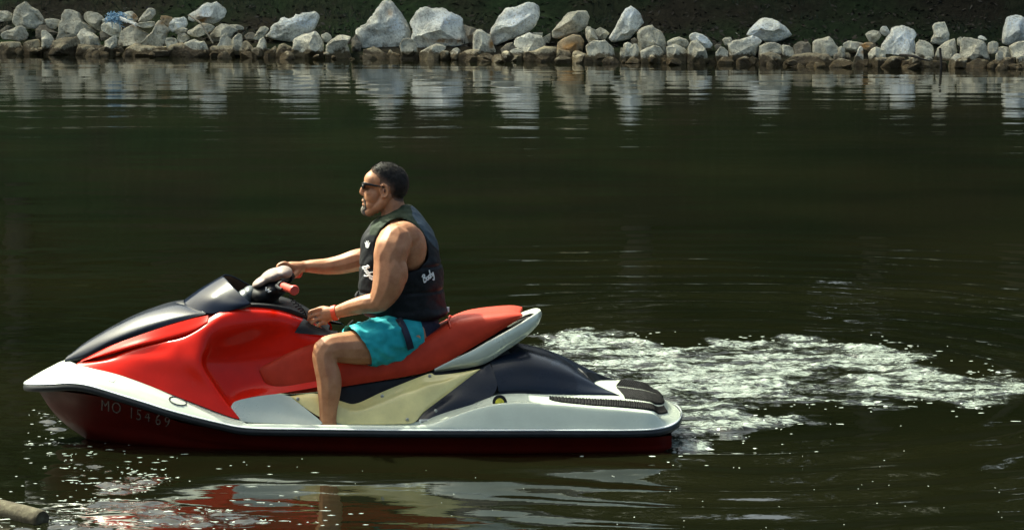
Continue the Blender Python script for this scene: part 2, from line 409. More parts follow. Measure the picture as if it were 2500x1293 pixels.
# ------------------------------------------------------------------ far bank
BD = np.array([-6, -1.2, -0.4, 0.2, 0.8, 1.6, 2.4, 3.2, 5, 7, 9, 11, 14, 20, 60, 160.0])
BZ = np.array([-2, -0.55, -0.22, 0.02, 0.20, 0.34, 0.62, 1.25, 3.5, 6.0, 8.2, 9.3, 10, 10.6, 12, 15.0])
def bank_z(x, d):
    n = 0.10 * perlin(x * 0.8, d * 0.9, 61) + 0.05 * perlin(x * 2.6, d * 2.6, 62) + 0.02 * perlin(x * 7, d * 7, 63)
    big = 0.6 * perlin(x * 0.12, d * 0.15, 64)
    return np.interp(d, BD, BZ) + n * sstep(0, 1.5, d) + big * sstep(2.5, 8, d)
def make_bank():
    xs = graded(-9, 9, 0.07, -260, 260, 1.06); ds_ = np.concatenate([np.arange(-6, -0.5, 0.5), np.arange(-0.5, 4, 0.07), np.arange(4, 14, 0.25), [15, 17, 20, 25, 32, 45, 60, 100, 160]])
    X, Dd = np.meshgrid(xs, ds_)
    Z = bank_z(X, Dd); Y = shore_y(X) + Dd
    V = np.stack([X, Y, Z], -1).reshape(-1, 3)
    m, nt, b = mat_new('bank_soil')
    geo = N(nt, 'ShaderNodeNewGeometry')
    n1 = N(nt, 'ShaderNodeTexNoise', i_Scale=0.55, i_Detail=6.0); nt.links.new(geo.outputs['Position'], n1.inputs['Vector'])
    n2 = N(nt, 'ShaderNodeTexNoise', i_Scale=9.0, i_Detail=9.0, i_Roughness=0.75); nt.links.new(geo.outputs['Position'], n2.inputs['Vector'])
    soil = ramp(nt, n2.outputs['Fac'], [(0.3, (0.006, 0.005, 0.003)), (0.55, (0.018, 0.015, 0.010)), (0.8, (0.046, 0.040, 0.028))])
    weed = ramp(nt, n2.outputs['Fac'], [(0.3, (0.004, 0.007, 0.003)), (0.7, (0.020, 0.032, 0.013))])
    f = ramp(nt, n1.outputs['Fac'], [(0.42, (0, 0, 0)), (0.58, (1, 1, 1))])
    # soil darkens to the right: deep shade there put into the colour
    sx = N(nt, 'ShaderNodeSeparateXYZ'); nt.links.new(geo.outputs['Position'], sx.inputs[0])
    mr = N(nt, 'ShaderNodeMapRange'); mr.inputs['From Min'].default_value = -9; mr.inputs['From Max'].default_value = 6; nt.links.new(sx.outputs['X'], mr.inputs['Value'])
    grd = mix(nt, f.outputs[0], soil.outputs[0], weed.outputs[0])
    nt.links.new(mix(nt, 1.0, grd, mix(nt, mr.outputs[0], (3.0, 3.1, 2.9), (0.9, 0.95, 0.85)), 'MULTIPLY'), b.inputs['Base Color'])
    b.inputs['Roughness'].default_value = 0.95; b.inputs['Specular IOR Level'].default_value = 0.15
    bp = N(nt, 'ShaderNodeBump', i_Strength=1.0, i_Distance=0.05); nt.links.new(n2.outputs['Fac'], bp.inputs['Height']); nt.links.new(bp.outputs[0], b.inputs['Normal'])
    o = build('river_bank', V, grid_faces(*X.shape), m, weld=False, sharp=0)
    o['kind'] = 'structure'
make_bank()

# leaf litter and weeds lying on the bank
def make_litter():
    rs = np.random.RandomState(11)
    n = 9000
    x = rs.uniform(-9, 9, n); d = 0.7 + 5.0 * rs.rand(n) ** 1.6
    z = bank_z(x, d); y = shore_y(x) + d
    V = []; F = []; idx = []
    for i in range(n):
        s = rs.uniform(0.018, 0.05); pale = rs.rand() < 0.006
        if pale: s *= 0.5
        a = rs.rand() * 6.28; t = rs.uniform(-0.7, 0.7); t2 = rs.uniform(0, 0.9)
        ux = np.array([math.cos(a), math.sin(a), t]) * s; uy = np.array([-math.sin(a), math.cos(a), t2]) * s * 0.5
        c = np.array([x[i], y[i], z[i] + 0.012]); k = len(V)
        V += [c - ux, c - uy * 0.9, c + ux, c + uy]; F.append((k, k + 1, k + 2, k + 3)); idx.append(2 if pale else (1 if rs.rand() < 0.45 else 0))
    # upright weed blades
    for i in range(9000):
        xx = rs.uniform(-9, 9); dd = 0.8 + 4 * rs.rand() ** 1.5
        if perlin(np.array(xx * 0.5), np.array(dd * 0.6), 71) < -0.05 + 0.25 * (xx > 2): continue
        c = np.array([xx, float(shore_y(xx)) + dd, float(bank_z(np.array(xx), np.array(dd))) - 0.01]); h = rs.uniform(0.05, 0.16); l = rs.uniform(-0.08, 0.08); w = rs.uniform(0.003, 0.008)
        k = len(V); V += [c + (-w, 0, 0), c + (w, 0, 0), c + (l, rs.uniform(-.05, .05), h)]; F.append((k, k + 1, k + 2)); idx.append(3)
    ms = [paint('litter_brown', (0.030, 0.022, 0.014), 0.9, var=0.4, scale=3), paint('litter_grey', (0.040, 0.036, 0.028), 0.9, var=0.4, scale=3),
          paint('litter_pale', (0.50, 0.48, 0.40), 0.8), paint('weed_blade', (0.018, 0.030, 0.012), 0.8, var=0.4, scale=2)]
    o = build('leaf_litter', V, F, ms, smooth=False, weld=False, recalc=False)
    o.data.polygons.foreach_set('material_index', idx)
    tag(o, 'brown leaf litter and low weeds scattered over the dark bank behind the rocks', 'leaf litter', kind='stuff')
make_litter()

# ------------------------------------------------------------------ trees on top of the bank
BARK = paint('bark', (0.060, 0.046, 0.034), 0.9, var=0.35, scale=14, bump=0.01, bscale=30)
LEAVES = [paint('foliage_a', (0.060, 0.100, 0.032), 0.6, var=0.45, scale=1.2), paint('foliage_shaded', (0.012, 0.020, 0.008), 0.6, var=0.45, scale=1.2), paint('foliage_c', (0.072, 0.102, 0.034), 0.6, var=0.45, scale=1.2)]  # second colour has the deep shade of the right-hand wood put in
def tree_meshes(seed, h):
    rs = np.random.RandomState(seed); tb = MB()
    spine = [(0, 0, -0.5), (rs.uniform(-.2, .2), rs.uniform(-.2, .2), h * 0.25), (rs.uniform(-.4, .4), rs.uniform(-.4, .4), h * 0.55), (rs.uniform(-.6, .6), rs.uniform(-.6, .6), h * 0.9)]
    tb.tube(spine, [0.26, 0.20, 0.13, 0.04], n=9)
    clumps = []
    for k in range(11):
        t = rs.uniform(0.28, 0.9); base = cr(np.array(spine), np.array([t * 3]))[0]
        a = rs.rand() * 6.28; L = h * rs.uniform(0.18, 0.34) * (1.15 - 0.6 * t); tip = base + np.array([math.cos(a) * L, math.sin(a) * L, L * rs.uniform(0.1, 0.6)])
        tb.tube([base, (base + tip) / 2 + (0, 0, -0.1), tip], [0.09 * (1.2 - t), 0.05, 0.02], n=6, per=4)
        clumps += [tip, (base + tip * 2) / 3]
    for k in range(10): clumps.append(np.array([rs.normal(0, h * .10), rs.normal(0, h * .10), h * rs.uniform(.45, 1.0)]))
    V = []; F = []
    for c in clumps:
        rad = h * rs.uniform(0.07, 0.13)
        for k in range(330):
            v = rs.normal(size=3); v /= np.linalg.norm(v); p = c + v * rad * rs.uniform(0.35, 1.05) * np.array([1, 1, 0.75])
            s = rs.uniform(0.10, 0.22); u = rs.normal(size=3); u /= np.linalg.norm(u); w = np.cross(u, rs.normal(size=3)); w /= np.linalg.norm(w)
            i = len(V); V += [p - u * s, p - w * s * 0.5, p + u * s, p + w * s * 0.5]; F.append((i, i + 1, i + 2, i + 3))
    return np.concatenate(tb.v), tb.f, np.array(V), F
def make_trees():
    rs = np.random.RandomState(5); protos = []
    for k in range(3):
        tv, tf, lv, lf = tree_meshes(100 + k, 9.5)
        mt = bpy.data.meshes.new('trunk'); mt.from_pydata([tuple(v) for v in tv], [], tf); mt.polygons.foreach_set('use_smooth', [True] * len(mt.polygons)); mt.materials.append(BARK)
        ml = bpy.data.meshes.new('crown'); ml.from_pydata([tuple(v) for v in lv], [], lf); ml.materials.append(LEAVES[k])
        protos.append((mt, ml))
    n = 0
    for row, (d, z) in enumerate(((5.2, 0), (8.5, 0), (13, 0))):
        for x in np.arange(-38 + row * 1.3, 34, 3.3):
            xx = x + rs.uniform(-1.1, 1.1); dd = d + rs.uniform(-0.9, 0.9); k = 1 if rs.rand() < sstep(-12, 8, xx) else (0, 2)[rs.randint(2)]; s = rs.uniform(0.9, 1.3)
            root = empty('riverside_tree', (xx, float(shore_y(xx)) + dd, float(bank_z(np.array(xx), np.array(dd)))))
            root.rotation_euler.z = rs.rand() * 6.28; root.scale = (s,) * 3
            for nm, me in (('trunk', protos[k][0]), ('crown', protos[k][1])):
                o = bpy.data.objects.new(nm, me); COL.objects.link(o); o.parent = root
            tag(root, ('broad leafy tree', 'tree with shade-tinted dark leaves', 'yellowish green loose tree')[k] + (' rooted low on the steep bank above the boulders', ' rooted halfway up the steep bank', ' standing on top of the bank behind the others')[row], 'tree', 'trees along the bank'); n += 1
make_trees()

# ------------------------------------------------------------------ boulders along the waterline
SEG = {1: (0, 0, 1.32), 2: (300, 0, 1.32), 3: (600, 0, 1.32), 4: (900, 0, 1.32), 5: (1200, 0, 1.32), 6: (1500, 20, 1.32), 7: (1800, 30, 1.32), 8: (2100, 20, 1.6), 0: (0, 0, 1.0)}
# (segment, layer, tone, outline, landmark phrase or None); tone: g grey, p pale, w wet brown, d dark, o ochre, b bluish white
ROCKS = [
 (1,2,'g','22,42 24,26 30,13 38,7 47,3 57,13 69,19 80,33 84,42 75,47 66,54 52,53 42,48 28,50','the tall peaked grey boulder'),
 (1,2,'g','-6,20 5,20 15,21 23,25 23,38 12,39 2,41 -6,38',None),
 (1,2,'g','82,36 95,34 110,36 113,42 106,50 103,54 95,54 86,47',None),
 (1,1,'g','0,64 8,58 24,54 30,49 40,47 47,52 54,66 50,74 37,77 20,74 5,73',None),
 (1,2,'d','-4,60 12,47 25,50 24,58 8,64 0,66',None),
 (1,1,'d','66,54 75,46 85,46 93,55 108,60 100,66 80,75 66,70',None),
 (1,0,'g','75,57 80,54 86,56 95,64 100,73 96,76 84,84 79,74',None),
 (1,2,'g','107,60 108,45 113,38 115,25 120,18 127,16 136,17 145,22 149,31 153,40 163,46 176,55 185,62 170,62 150,66 142,74 120,76 102,74','the round-headed upright boulder'),
 (1,1,'p','143,65 150,55 158,53 162,58 172,62 182,70 187,80 180,85 170,84 155,80 143,72',None),
 (1,0,'w','99,76 110,71 125,70 142,68 146,76 144,84 130,90 110,90 95,84',None),
 (1,0,'w','44,78 52,75 72,73 74,80 72,98 50,99 43,90',None),
 (1,2,'g','154,26 160,21 168,21 180,24 190,31 193,37 186,45 186,58 178,55 160,42 155,36',None),
 (1,1,'p','185,46 192,42 210,42 222,44 226,55 223,68 212,70 200,64 186,57',None),
 (1,2,'p','188,36 198,33 210,27 217,24 226,27 228,35 222,44 200,44 190,43','the blue sheeting'),
 (1,0,'g','193,76 205,69 215,67 218,74 212,85 205,88 195,82',None),
 (1,1,'d','183,58 192,58 203,64 205,69 195,75 187,77',None),
 (1,0,'w','145,82 160,82 185,85 192,83 185,97 160,101 146,95',None),
 (1,0,'w','80,88 87,82 95,86 96,95 84,97',None),
 (1,0,'w','0,78 20,76 38,78 42,90 20,98 0,96',None),
 (2,2,'p','0,25 8,21 18,21 25,27 29,35 22,41 10,42 0,38',None),
 (2,2,'p','31,33 40,22 47,15 54,15 60,17 61,26 56,33 50,38 40,41 27,41',None),
 (2,1,'p','20,45 32,42 45,40 57,39 61,43 59,48 50,52 38,52 28,49',None),
 (2,1,'g','-3,58 5,53 18,46 28,52 38,58 48,63 50,68 42,72 30,75 18,78 0,82 -10,78 -9,70',None),
 (2,1,'g','60,45 66,37 70,36 75,45 84,53 86,58 80,64 78,75 80,84 60,86 42,86 30,80 22,79 35,74 48,69 55,58','the narrow-necked rock'),
 (2,0,'w','4,88 15,83 25,79 35,85 60,86 80,85 80,98 60,104 30,104 12,98',None),
 (2,2,'o','69,30 80,29 92,32 90,40 86,52 80,48 74,44 69,36','the orange-topped block'),
 (2,2,'b','84,48 88,38 94,33 105,33 113,31 118,36 120,44 118,50 108,53 98,58 92,61 86,56',None),
 (2,1,'g','95,60 104,52 112,50 120,54 118,60 105,64 97,63',None),
 (2,3,'b','120,28 128,23 136,19 146,11 156,6 163,7 172,4 178,8 190,16 192,22 189,32 180,40 168,45 150,42 138,40 128,42 121,37','the rusty-flanked boulder'),
 (2,1,'g','117,58 128,53 136,47 146,43 156,44 163,46 170,50 168,56 155,64 140,70 128,69 119,63',None),
 (2,2,'g','160,65 172,50 182,43 192,44 205,50 215,56 205,62 200,75 180,80 162,78',None),
 (2,3,'g','192,45 205,46 216,46 224,50 226,55 218,57 205,56',None),
 (2,1,'g','100,73 102,61 114,60 122,67 126,72 116,78 104,79',None),
 (2,0,'g','80,70 90,69 98,71 102,77 98,84 84,82 79,77',None),
 (2,0,'p','114,80 126,75 133,73 142,77 150,76 156,83 160,91 150,96 130,94 120,90',None),
 (2,0,'w','85,84 110,80 130,90 160,92 165,99 140,104 100,104 86,98',None),
 (2,0,'g','178,78 180,68 188,61 193,60 196,69 204,76 203,84 190,89 175,88 165,83',None),
 (2,0,'w','162,86 180,85 205,84 210,95 200,104 170,104 162,96',None),
 (2,0,'g','202,70 208,65 214,62 220,64 222,76 218,83 210,83 204,78',None),
 (2,0,'w','218,84 224,76 230,76 237,84 242,92 240,102 222,102 216,92',None),
 (2,1,'d','224,66 232,60 240,59 246,64 240,74 228,74',None),
 (3,1,'g','13,73 20,60 27,50 35,48 43,53 38,62 33,70 24,76',None),
 (3,2,'b','34,68 42,60 47,49 52,45 63,40 66,34 72,32 78,35 88,31 92,26 98,28 104,24 115,23 128,22 133,27 135,34 132,46 128,55 118,62 104,68 94,76 82,78 60,74 46,70','the long bright slab'),
 (3,0,'g','16,82 25,74 33,69 37,76 38,84 28,86 18,85',None),
 (3,0,'p','86,86 89,74 100,67 115,63 127,58 135,63 141,72 146,83 142,88 140,98 120,97 100,90 93,88','the pale wedge'),
 (3,1,'g','138,65 150,60 158,66 160,72 150,80 144,78',None),
 (3,0,'g','148,84 160,73 170,67 180,65 195,68 192,75 187,82 195,93 196,102 170,102 150,94',None),
 (3,0,'w','56,98 62,84 70,81 82,86 96,93 92,104 75,109 60,108',None),
 (3,0,'w','20,97 35,92 48,91 55,84 58,90 54,105 38,108 22,104',None),
 (3,0,'w','0,78 8,83 16,92 18,102 0,104',None),
 (3,1,'d','195,72 205,62 214,80 205,88 197,84',None),
 (0,2,'b','870,70 878,67 895,58 910,40 920,20 930,10 942,1 953,2 963,10 972,28 985,48 995,62 1003,78 1004,92 995,102 980,110 965,119 940,117 920,114 900,119 878,119 872,110 876,95 871,80','the rust-tipped pyramid boulder'),
 (4,2,'b','74,40 85,30 88,22 95,16 106,11 118,14 130,17 142,17 155,22 168,30 172,36 175,45 182,58 185,72 190,80 175,84 155,88 140,88 120,85 100,83 88,80 80,70 83,60 82,50 77,48','the broad rust-streaked boulder'),
 (4,2,'d','174,44 186,49 200,54 198,62 195,80 186,80 180,62',None),
 (4,1,'p','194,62 202,54 207,53 218,60 226,64 234,80 230,92 215,92 194,92 193,75','the orange-sided square rock'),
 (4,0,'g','58,84 64,74 72,71 80,73 88,82 91,90 85,95 72,96 62,92',None),
 (4,0,'g','95,96 115,86 125,82 138,84 144,89 134,97 125,106 105,114 95,108',None),
 (4,0,'g','150,96 157,89 164,88 170,93 165,102 156,101',None),
 (4,0,'w','166,102 178,94 190,92 208,93 200,101 185,107 170,108',None),
 (4,0,'w','195,104 210,98 222,97 231,104 225,114 205,114',None),
 (4,0,'w','-10,92 10,88 24,96 40,104 35,114 -5,116',None),
 (4,0,'w','24,96 40,90 45,96 58,100 56,112 42,112 33,102',None),
 (4,0,'w','60,95 90,92 92,108 75,116 60,112',None),
 (5,2,'b','-2,62 -1,52 6,44 11,32 18,25 26,17 36,15 45,13 55,8 69,4 80,6 85,12 90,24 88,36 82,48 75,56 60,62 40,72 20,78 8,84 -4,82','the leaning sparkling boulder'),
 (5,1,'p','41,76 46,70 58,66 70,62 80,66 92,68 97,76 100,82 90,88 78,94 65,92 56,86 44,83','the cracked pale rock'),
 (5,2,'g','75,60 95,60 108,62 110,72 105,87 100,82 94,70 80,66',None),
 (5,2,'g','110,60 120,48 130,38 142,26 160,20 175,21 181,32 179,44 172,54 160,62 140,66 125,71 113,71','the slanting grey-green slab'),
 (5,1,'o','122,80 135,70 150,64 165,66 171,76 165,86 158,94 148,96 135,94 123,88','the brown wedge-shaped rock'),
 (5,1,'g','173,54 176,49 183,49 190,60 198,73 192,80 182,82 175,70',None),
 (5,2,'g','184,52 192,56 201,51 212,56 218,62 210,74 200,74 192,64',None),
 (5,0,'g','174,86 182,78 192,75 202,76 210,74 218,82 226,88 228,98 212,102 195,100 182,96',None),
 (5,0,'g','15,101 28,98 38,90 50,89 58,94 60,104 55,111 35,111 18,108',None),
 (5,0,'d','16,91 28,82 40,78 41,84 50,91 35,95 25,100',None),
 (5,0,'w','60,96 75,94 100,86 120,88 118,110 90,119 65,118',None),
 (5,0,'w','150,97 158,93 166,96 185,104 200,109 185,120 155,120',None),
 (5,0,'w','122,90 145,94 150,110 130,118 120,106',None),
 (6,2,'b','20,2 30,-5 38,0 48,10 54,22 55,28 46,36 36,48 28,58 15,62 0,64 -6,62 -10,55 2,36 10,22 15,10','the white-headed standing stone'),
 (6,1,'g','42,46 46,40 56,34 71,31 76,38 86,43 92,52 96,64 98,72 94,82 88,86 70,84 50,82 46,66 43,55','the chipped domed rock'),
 (6,0,'g','47,79 60,73 75,69 84,72 91,82 86,90 80,97 62,94 52,88',None),
 (6,1,'g','97,62 110,56 120,54 134,58 139,66 136,76 120,74 98,70',None),
 (6,0,'g','96,72 112,66 130,73 136,80 132,88 115,88 102,84',None),
 (6,1,'b','137,52 142,47 150,45 162,48 172,54 178,62 183,68 178,75 165,74 152,64 140,60','the blue-backed humped rock'),
 (6,0,'g','135,74 142,62 152,60 160,68 168,74 172,80 160,84 145,84 137,82',None),
 (6,0,'g','186,82 192,74 196,70 204,73 211,80 210,88 203,94 192,90',None),
 (6,1,'d','184,70 190,66 198,68 196,75 188,78',None),
 (6,2,'g','199,58 205,54 216,53 219,60 214,68 206,71 202,65',None),
 (6,1,'p','210,66 220,61 238,56 255,50 265,55 272,62 266,70 256,80 245,85 228,82 218,78','the smooth pale block'),
 (6,0,'p','16,66 24,62 33,66 28,72 20,72',None),
 (6,0,'g','28,74 34,66 42,66 46,74 44,82 30,82',None),
 (6,0,'g','10,82 12,72 20,75 27,83 20,91 10,91',None),
 (6,0,'w','85,90 92,86 102,86 98,95 88,98',None),
 (6,0,'w','40,92 48,86 54,92 50,100 42,100',None),
 (6,0,'w','142,84 165,82 172,90 160,100 142,98',None),
 (6,0,'w','100,90 115,88 135,90 138,98 118,101 100,98',None),
 (6,1,'d','30,58 38,54 43,60 44,68 32,66',None),
 (7,3,'b','16,43 22,33 32,22 42,14 52,11 64,11 76,16 88,26 95,34 101,42 94,47 84,51 70,55 52,54 38,49 28,45','the white-streaked mound'),
 (7,1,'g','40,62 55,56 70,55 82,60 84,68 90,74 80,82 60,80 42,80',None),
 (7,0,'w','42,78 60,74 80,80 82,92 70,102 44,102',None),
 (7,1,'g','82,60 95,61 104,66 105,72 92,78 86,74',None),
 (7,1,'d','104,62 112,56 118,54 128,56 132,54 137,62 138,72 125,76 112,74',None),
 (7,1,'g','139,55 146,50 158,48 170,43 178,50 183,60 188,64 184,74 170,78 155,78 142,75 140,64','the pointed-corner block'),
 (7,0,'w','93,86 105,78 125,77 150,76 166,78 178,86 180,98 150,107 105,106 95,96','the long wet slab'),
 (7,1,'g','194,58 205,52 220,54 234,58 236,66 222,74 205,70 196,66',None),
 (7,0,'g','186,66 194,62 200,68 198,76 188,74',None),
 (7,0,'b','212,80 222,74 227,62 232,66 232,80 225,85 216,87 212,84',None),
 (7,0,'w','194,76 205,74 210,80 206,91 196,91 192,82',None),
 (7,2,'o','232,58 245,54 258,58 255,68 240,72 234,67',None),
 (7,0,'w','216,92 230,88 245,88 250,102 230,106 218,102',None),
 (7,0,'d','178,78 188,76 192,82 186,90 178,88',None),
 (7,0,'w','0,88 15,82 30,88 36,100 15,104 0,102',None),
 (7,0,'w','182,92 192,90 212,94 210,107 188,107',None),
 (8,2,'g','7,40 12,36 20,34 28,36 32,42 28,48 22,53 14,52 10,46',None),
 (8,3,'b','29,36 33,28 40,28 44,34 47,38 42,43 36,43','the small lilac stone'),
 (8,2,'b','39,48 46,40 48,32 54,28 65,25 75,29 82,34 86,41 82,48 84,56 80,64 70,73 58,75 46,72 36,64 33,55','the white speckled boulder'),
 (8,1,'g','84,54 90,48 98,48 107,53 112,58 111,68 106,73 96,76 88,72 84,62',None),
 (8,3,'p','110,28 113,23 120,21 130,20 133,28 136,40 134,49 126,56 112,56 106,52 113,40','the ribbed square standing stone'),
 (8,1,'g','112,68 118,60 128,52 138,47 146,45 147,56 146,68 140,74 128,79 118,79','the egg-shaped rock'),
 (8,2,'g','148,46 154,43 157,48 155,60 148,56',None),
 (8,1,'g','152,50 158,44 170,45 182,48 190,52 194,58 194,68 198,74 196,80 185,77 175,80 165,86 156,86 152,70','the flat-faced tawny rock'),
 (8,3,'b','179,44 184,41 190,44 195,49 188,51 181,50',None),
 (8,2,'g','195,54 202,50 210,51 212,58 208,67 202,71 196,67',None),
 (8,3,'b','218,44 220,30 224,15 230,12 238,10 246,12 256,18 256,46 240,54 225,56 217,54','the half-dark white boulder'),
 (8,1,'g','228,58 240,52 254,49 260,60 256,70 240,77 232,69',None),
 (8,1,'g','210,60 218,58 226,60 230,68 234,75 222,76 212,69',None),
 (8,0,'g','238,76 246,72 258,72 258,86 244,86',None),
 (8,0,'p','12,70 18,62 25,59 32,62 34,68 28,75 16,76',None),
 (8,0,'g','32,62 40,62 40,68 34,73 30,71',None),
 (8,0,'w','18,82 30,78 48,74 66,76 68,87 50,92 28,90',None),
 (8,0,'g','74,72 82,69 90,74 92,80 80,80',None),
 (8,0,'g','96,76 104,73 112,77 108,84 98,83',None),
 (8,0,'g','138,77 146,70 152,70 153,84 142,86 132,84',None),
 (8,0,'g','206,72 212,64 218,68 216,78 208,79',None),
 (8,0,'w','160,86 180,76 196,80 192,93 165,94',None),
 (8,0,'w','196,84 215,76 234,74 236,89 210,94',None),
 (8,1,'o','2,56 10,52 20,53 23,60 12,66 3,62',None),
 (8,0,'w','-6,80 10,77 20,80 18,90 0,94 -8,90',None),
 (8,0,'w','66,80 85,78 112,80 130,82 128,90 90,93 66,90',None),
]
RUST = [(0, 300, 0, 0, 0), (0, 495, 46, 16, 13), (0, 953, 15, 8, 9), (0, 1090, 89, 42, 6), (0, 1200, 98, 8, 16), (0, 405, 42, 16, 5), (0, 1395, 100, 30, 14), (0, 330, 40, 8, 10), (0, 2112, 112, 14, 8)]
WHITE = [(735, 52, 45, 14), (968, 45, 18, 22), (1100, 35, 45, 18), (1535, 30, 16, 16), (1845, 72, 22, 16), (2205, 88, 28, 22), (2475, 55, 22, 22), (505, 35, 16, 16), (270, 45, 20, 10), (1265, 50, 35, 25), (175, 45, 12, 12), (1715, 95, 18, 8), (1585, 72, 16, 6)]
TONE = {'g': (0.50, 0.475, 0.38), 'p': (0.60, 0.575, 0.47), 'w': (0.36, 0.31, 0.21), 'd': (0.20, 0.18, 0.14), 'o': (0.36, 0.29, 0.19), 'b': (0.70, 0.70, 0.63)}
WORD = {'g': 'grey', 'p': 'pale beige', 'w': 'wet brown', 'd': 'dark', 'o': 'ochre', 'b': 'whitish'}

def rock_material():
    m, nt, b = mat_new('limestone')
    geo = N(nt, 'ShaderNodeNewGeometry'); oi = N(nt, 'ShaderNodeObjectInfo')
    n1 = N(nt, 'ShaderNodeTexNoise', i_Scale=5.5, i_Detail=9.0, i_Roughness=0.7); nt.links.new(geo.outputs['Position'], n1.inputs['Vector'])
    n2 = N(nt, 'ShaderNodeTexNoise', i_Scale=34.0, i_Detail=6.0, i_Roughness=0.7); nt.links.new(geo.outputs['Position'], n2.inputs['Vector'])
    vo = N(nt, 'ShaderNodeTexVoronoi', i_Scale=26.0); nt.links.new(geo.outputs['Position'], vo.inputs['Vector'])
    v1 = ramp(nt, n1.outputs['Fac'], [(0.30, (0.42, 0.41, 0.37)), (0.48, (1.15, 1.15, 1.12)), (0.66, (1.6, 1.6, 1.56))])
    v2 = ramp(nt, n2.outputs['Fac'], [(0.32, (0.50, 0.48, 0.43)), (0.48, (1, 1, 1)), (0.72, (1.22, 1.22, 1.2))])
    c = mix(nt, 1.0, oi.outputs['Color'], v1.outputs[0], 'MULTIPLY'); c = mix(nt, 1.0, c, v2.outputs[0], 'MULTIPLY')
    pit = ramp(nt, vo.outputs['Distance'], [(0.06, (0.35, 0.34, 0.30)), (0.20, (1, 1, 1))])
    pm = ramp(nt, n1.outputs['Fac'], [(0.50, (0, 0, 0)), (0.60, (1, 1, 1))])
    pitm = mix(nt, pm.outputs[0], (1, 1, 1), pit.outputs[0]); c = mix(nt, 1.0, c, pitm, 'MULTIPLY')
    wa = N(nt, 'ShaderNodeAttribute', attribute_name='white'); ra = N(nt, 'ShaderNodeAttribute', attribute_name='rust')
    wf = N(nt, 'ShaderNodeMath', operation='MULTIPLY'); wr = ramp(nt, n2.outputs['Fac'], [(0.35, (0, 0, 0)), (0.55, (1, 1, 1))]); nt.links.new(wa.outputs['Fac'], wf.inputs[0]); nt.links.new(wr.outputs[0], wf.inputs[1])
    c = mix(nt, wf.outputs[0], c, (0.84, 0.90, 0.92))
    rf = N(nt, 'ShaderNodeMath', operation='MULTIPLY'); rr = ramp(nt, n1.outputs['Fac'], [(0.38, (0, 0, 0)), (0.55, (1, 1, 1))]); nt.links.new(ra.outputs['Fac'], rf.inputs[0]); nt.links.new(rr.outputs[0], rf.inputs[1])
    c = mix(nt, rf.outputs[0], c, (0.36, 0.20, 0.07))
    # silt stain left by the river on everything it wets
    sx = N(nt, 'ShaderNodeSeparateXYZ'); nt.links.new(geo.outputs['Position'], sx.inputs[0])
    ad = N(nt, 'ShaderNodeMath', operation='MULTIPLY_ADD'); nt.links.new(n1.outputs['Fac'], ad.inputs[0]); ad.inputs[1].default_value = 0.36; nt.links.new(sx.outputs['Z'], ad.inputs[2])
    st = ramp(nt, ad.outputs[0], [(0.275, (1, 1, 1)), (0.315, (0, 0, 0))])
    wet = mix(nt, 1.0, c, (0.20, 0.165, 0.11), 'MULTIPLY')
    c2 = mix(nt, st.outputs[0], c, wet)
    nt.links.new(c2, b.inputs['Base Color'])
    rg = N(nt, 'ShaderNodeMapRange'); rg.inputs['To Min'].default_value = 0.85; rg.inputs['To Max'].default_value = 0.4; nt.links.new(st.outputs[0], rg.inputs['Value']); nt.links.new(rg.outputs[0], b.inputs['Roughness'])
    b.inputs['Specular IOR Level'].default_value = 0.3
    h = N(nt, 'ShaderNodeMath', operation='ADD'); nt.links.new(n1.outputs['Fac'], h.inputs[0]); nt.links.new(n2.outputs['Fac'], h.inputs[1])
    bp = N(nt, 'ShaderNodeBump', i_Strength=1.0, i_Distance=0.032); nt.links.new(h.outputs[0], bp.inputs['Height']); nt.links.new(bp.outputs[0], b.inputs['Normal'])
    return m
ROCK = rock_material()
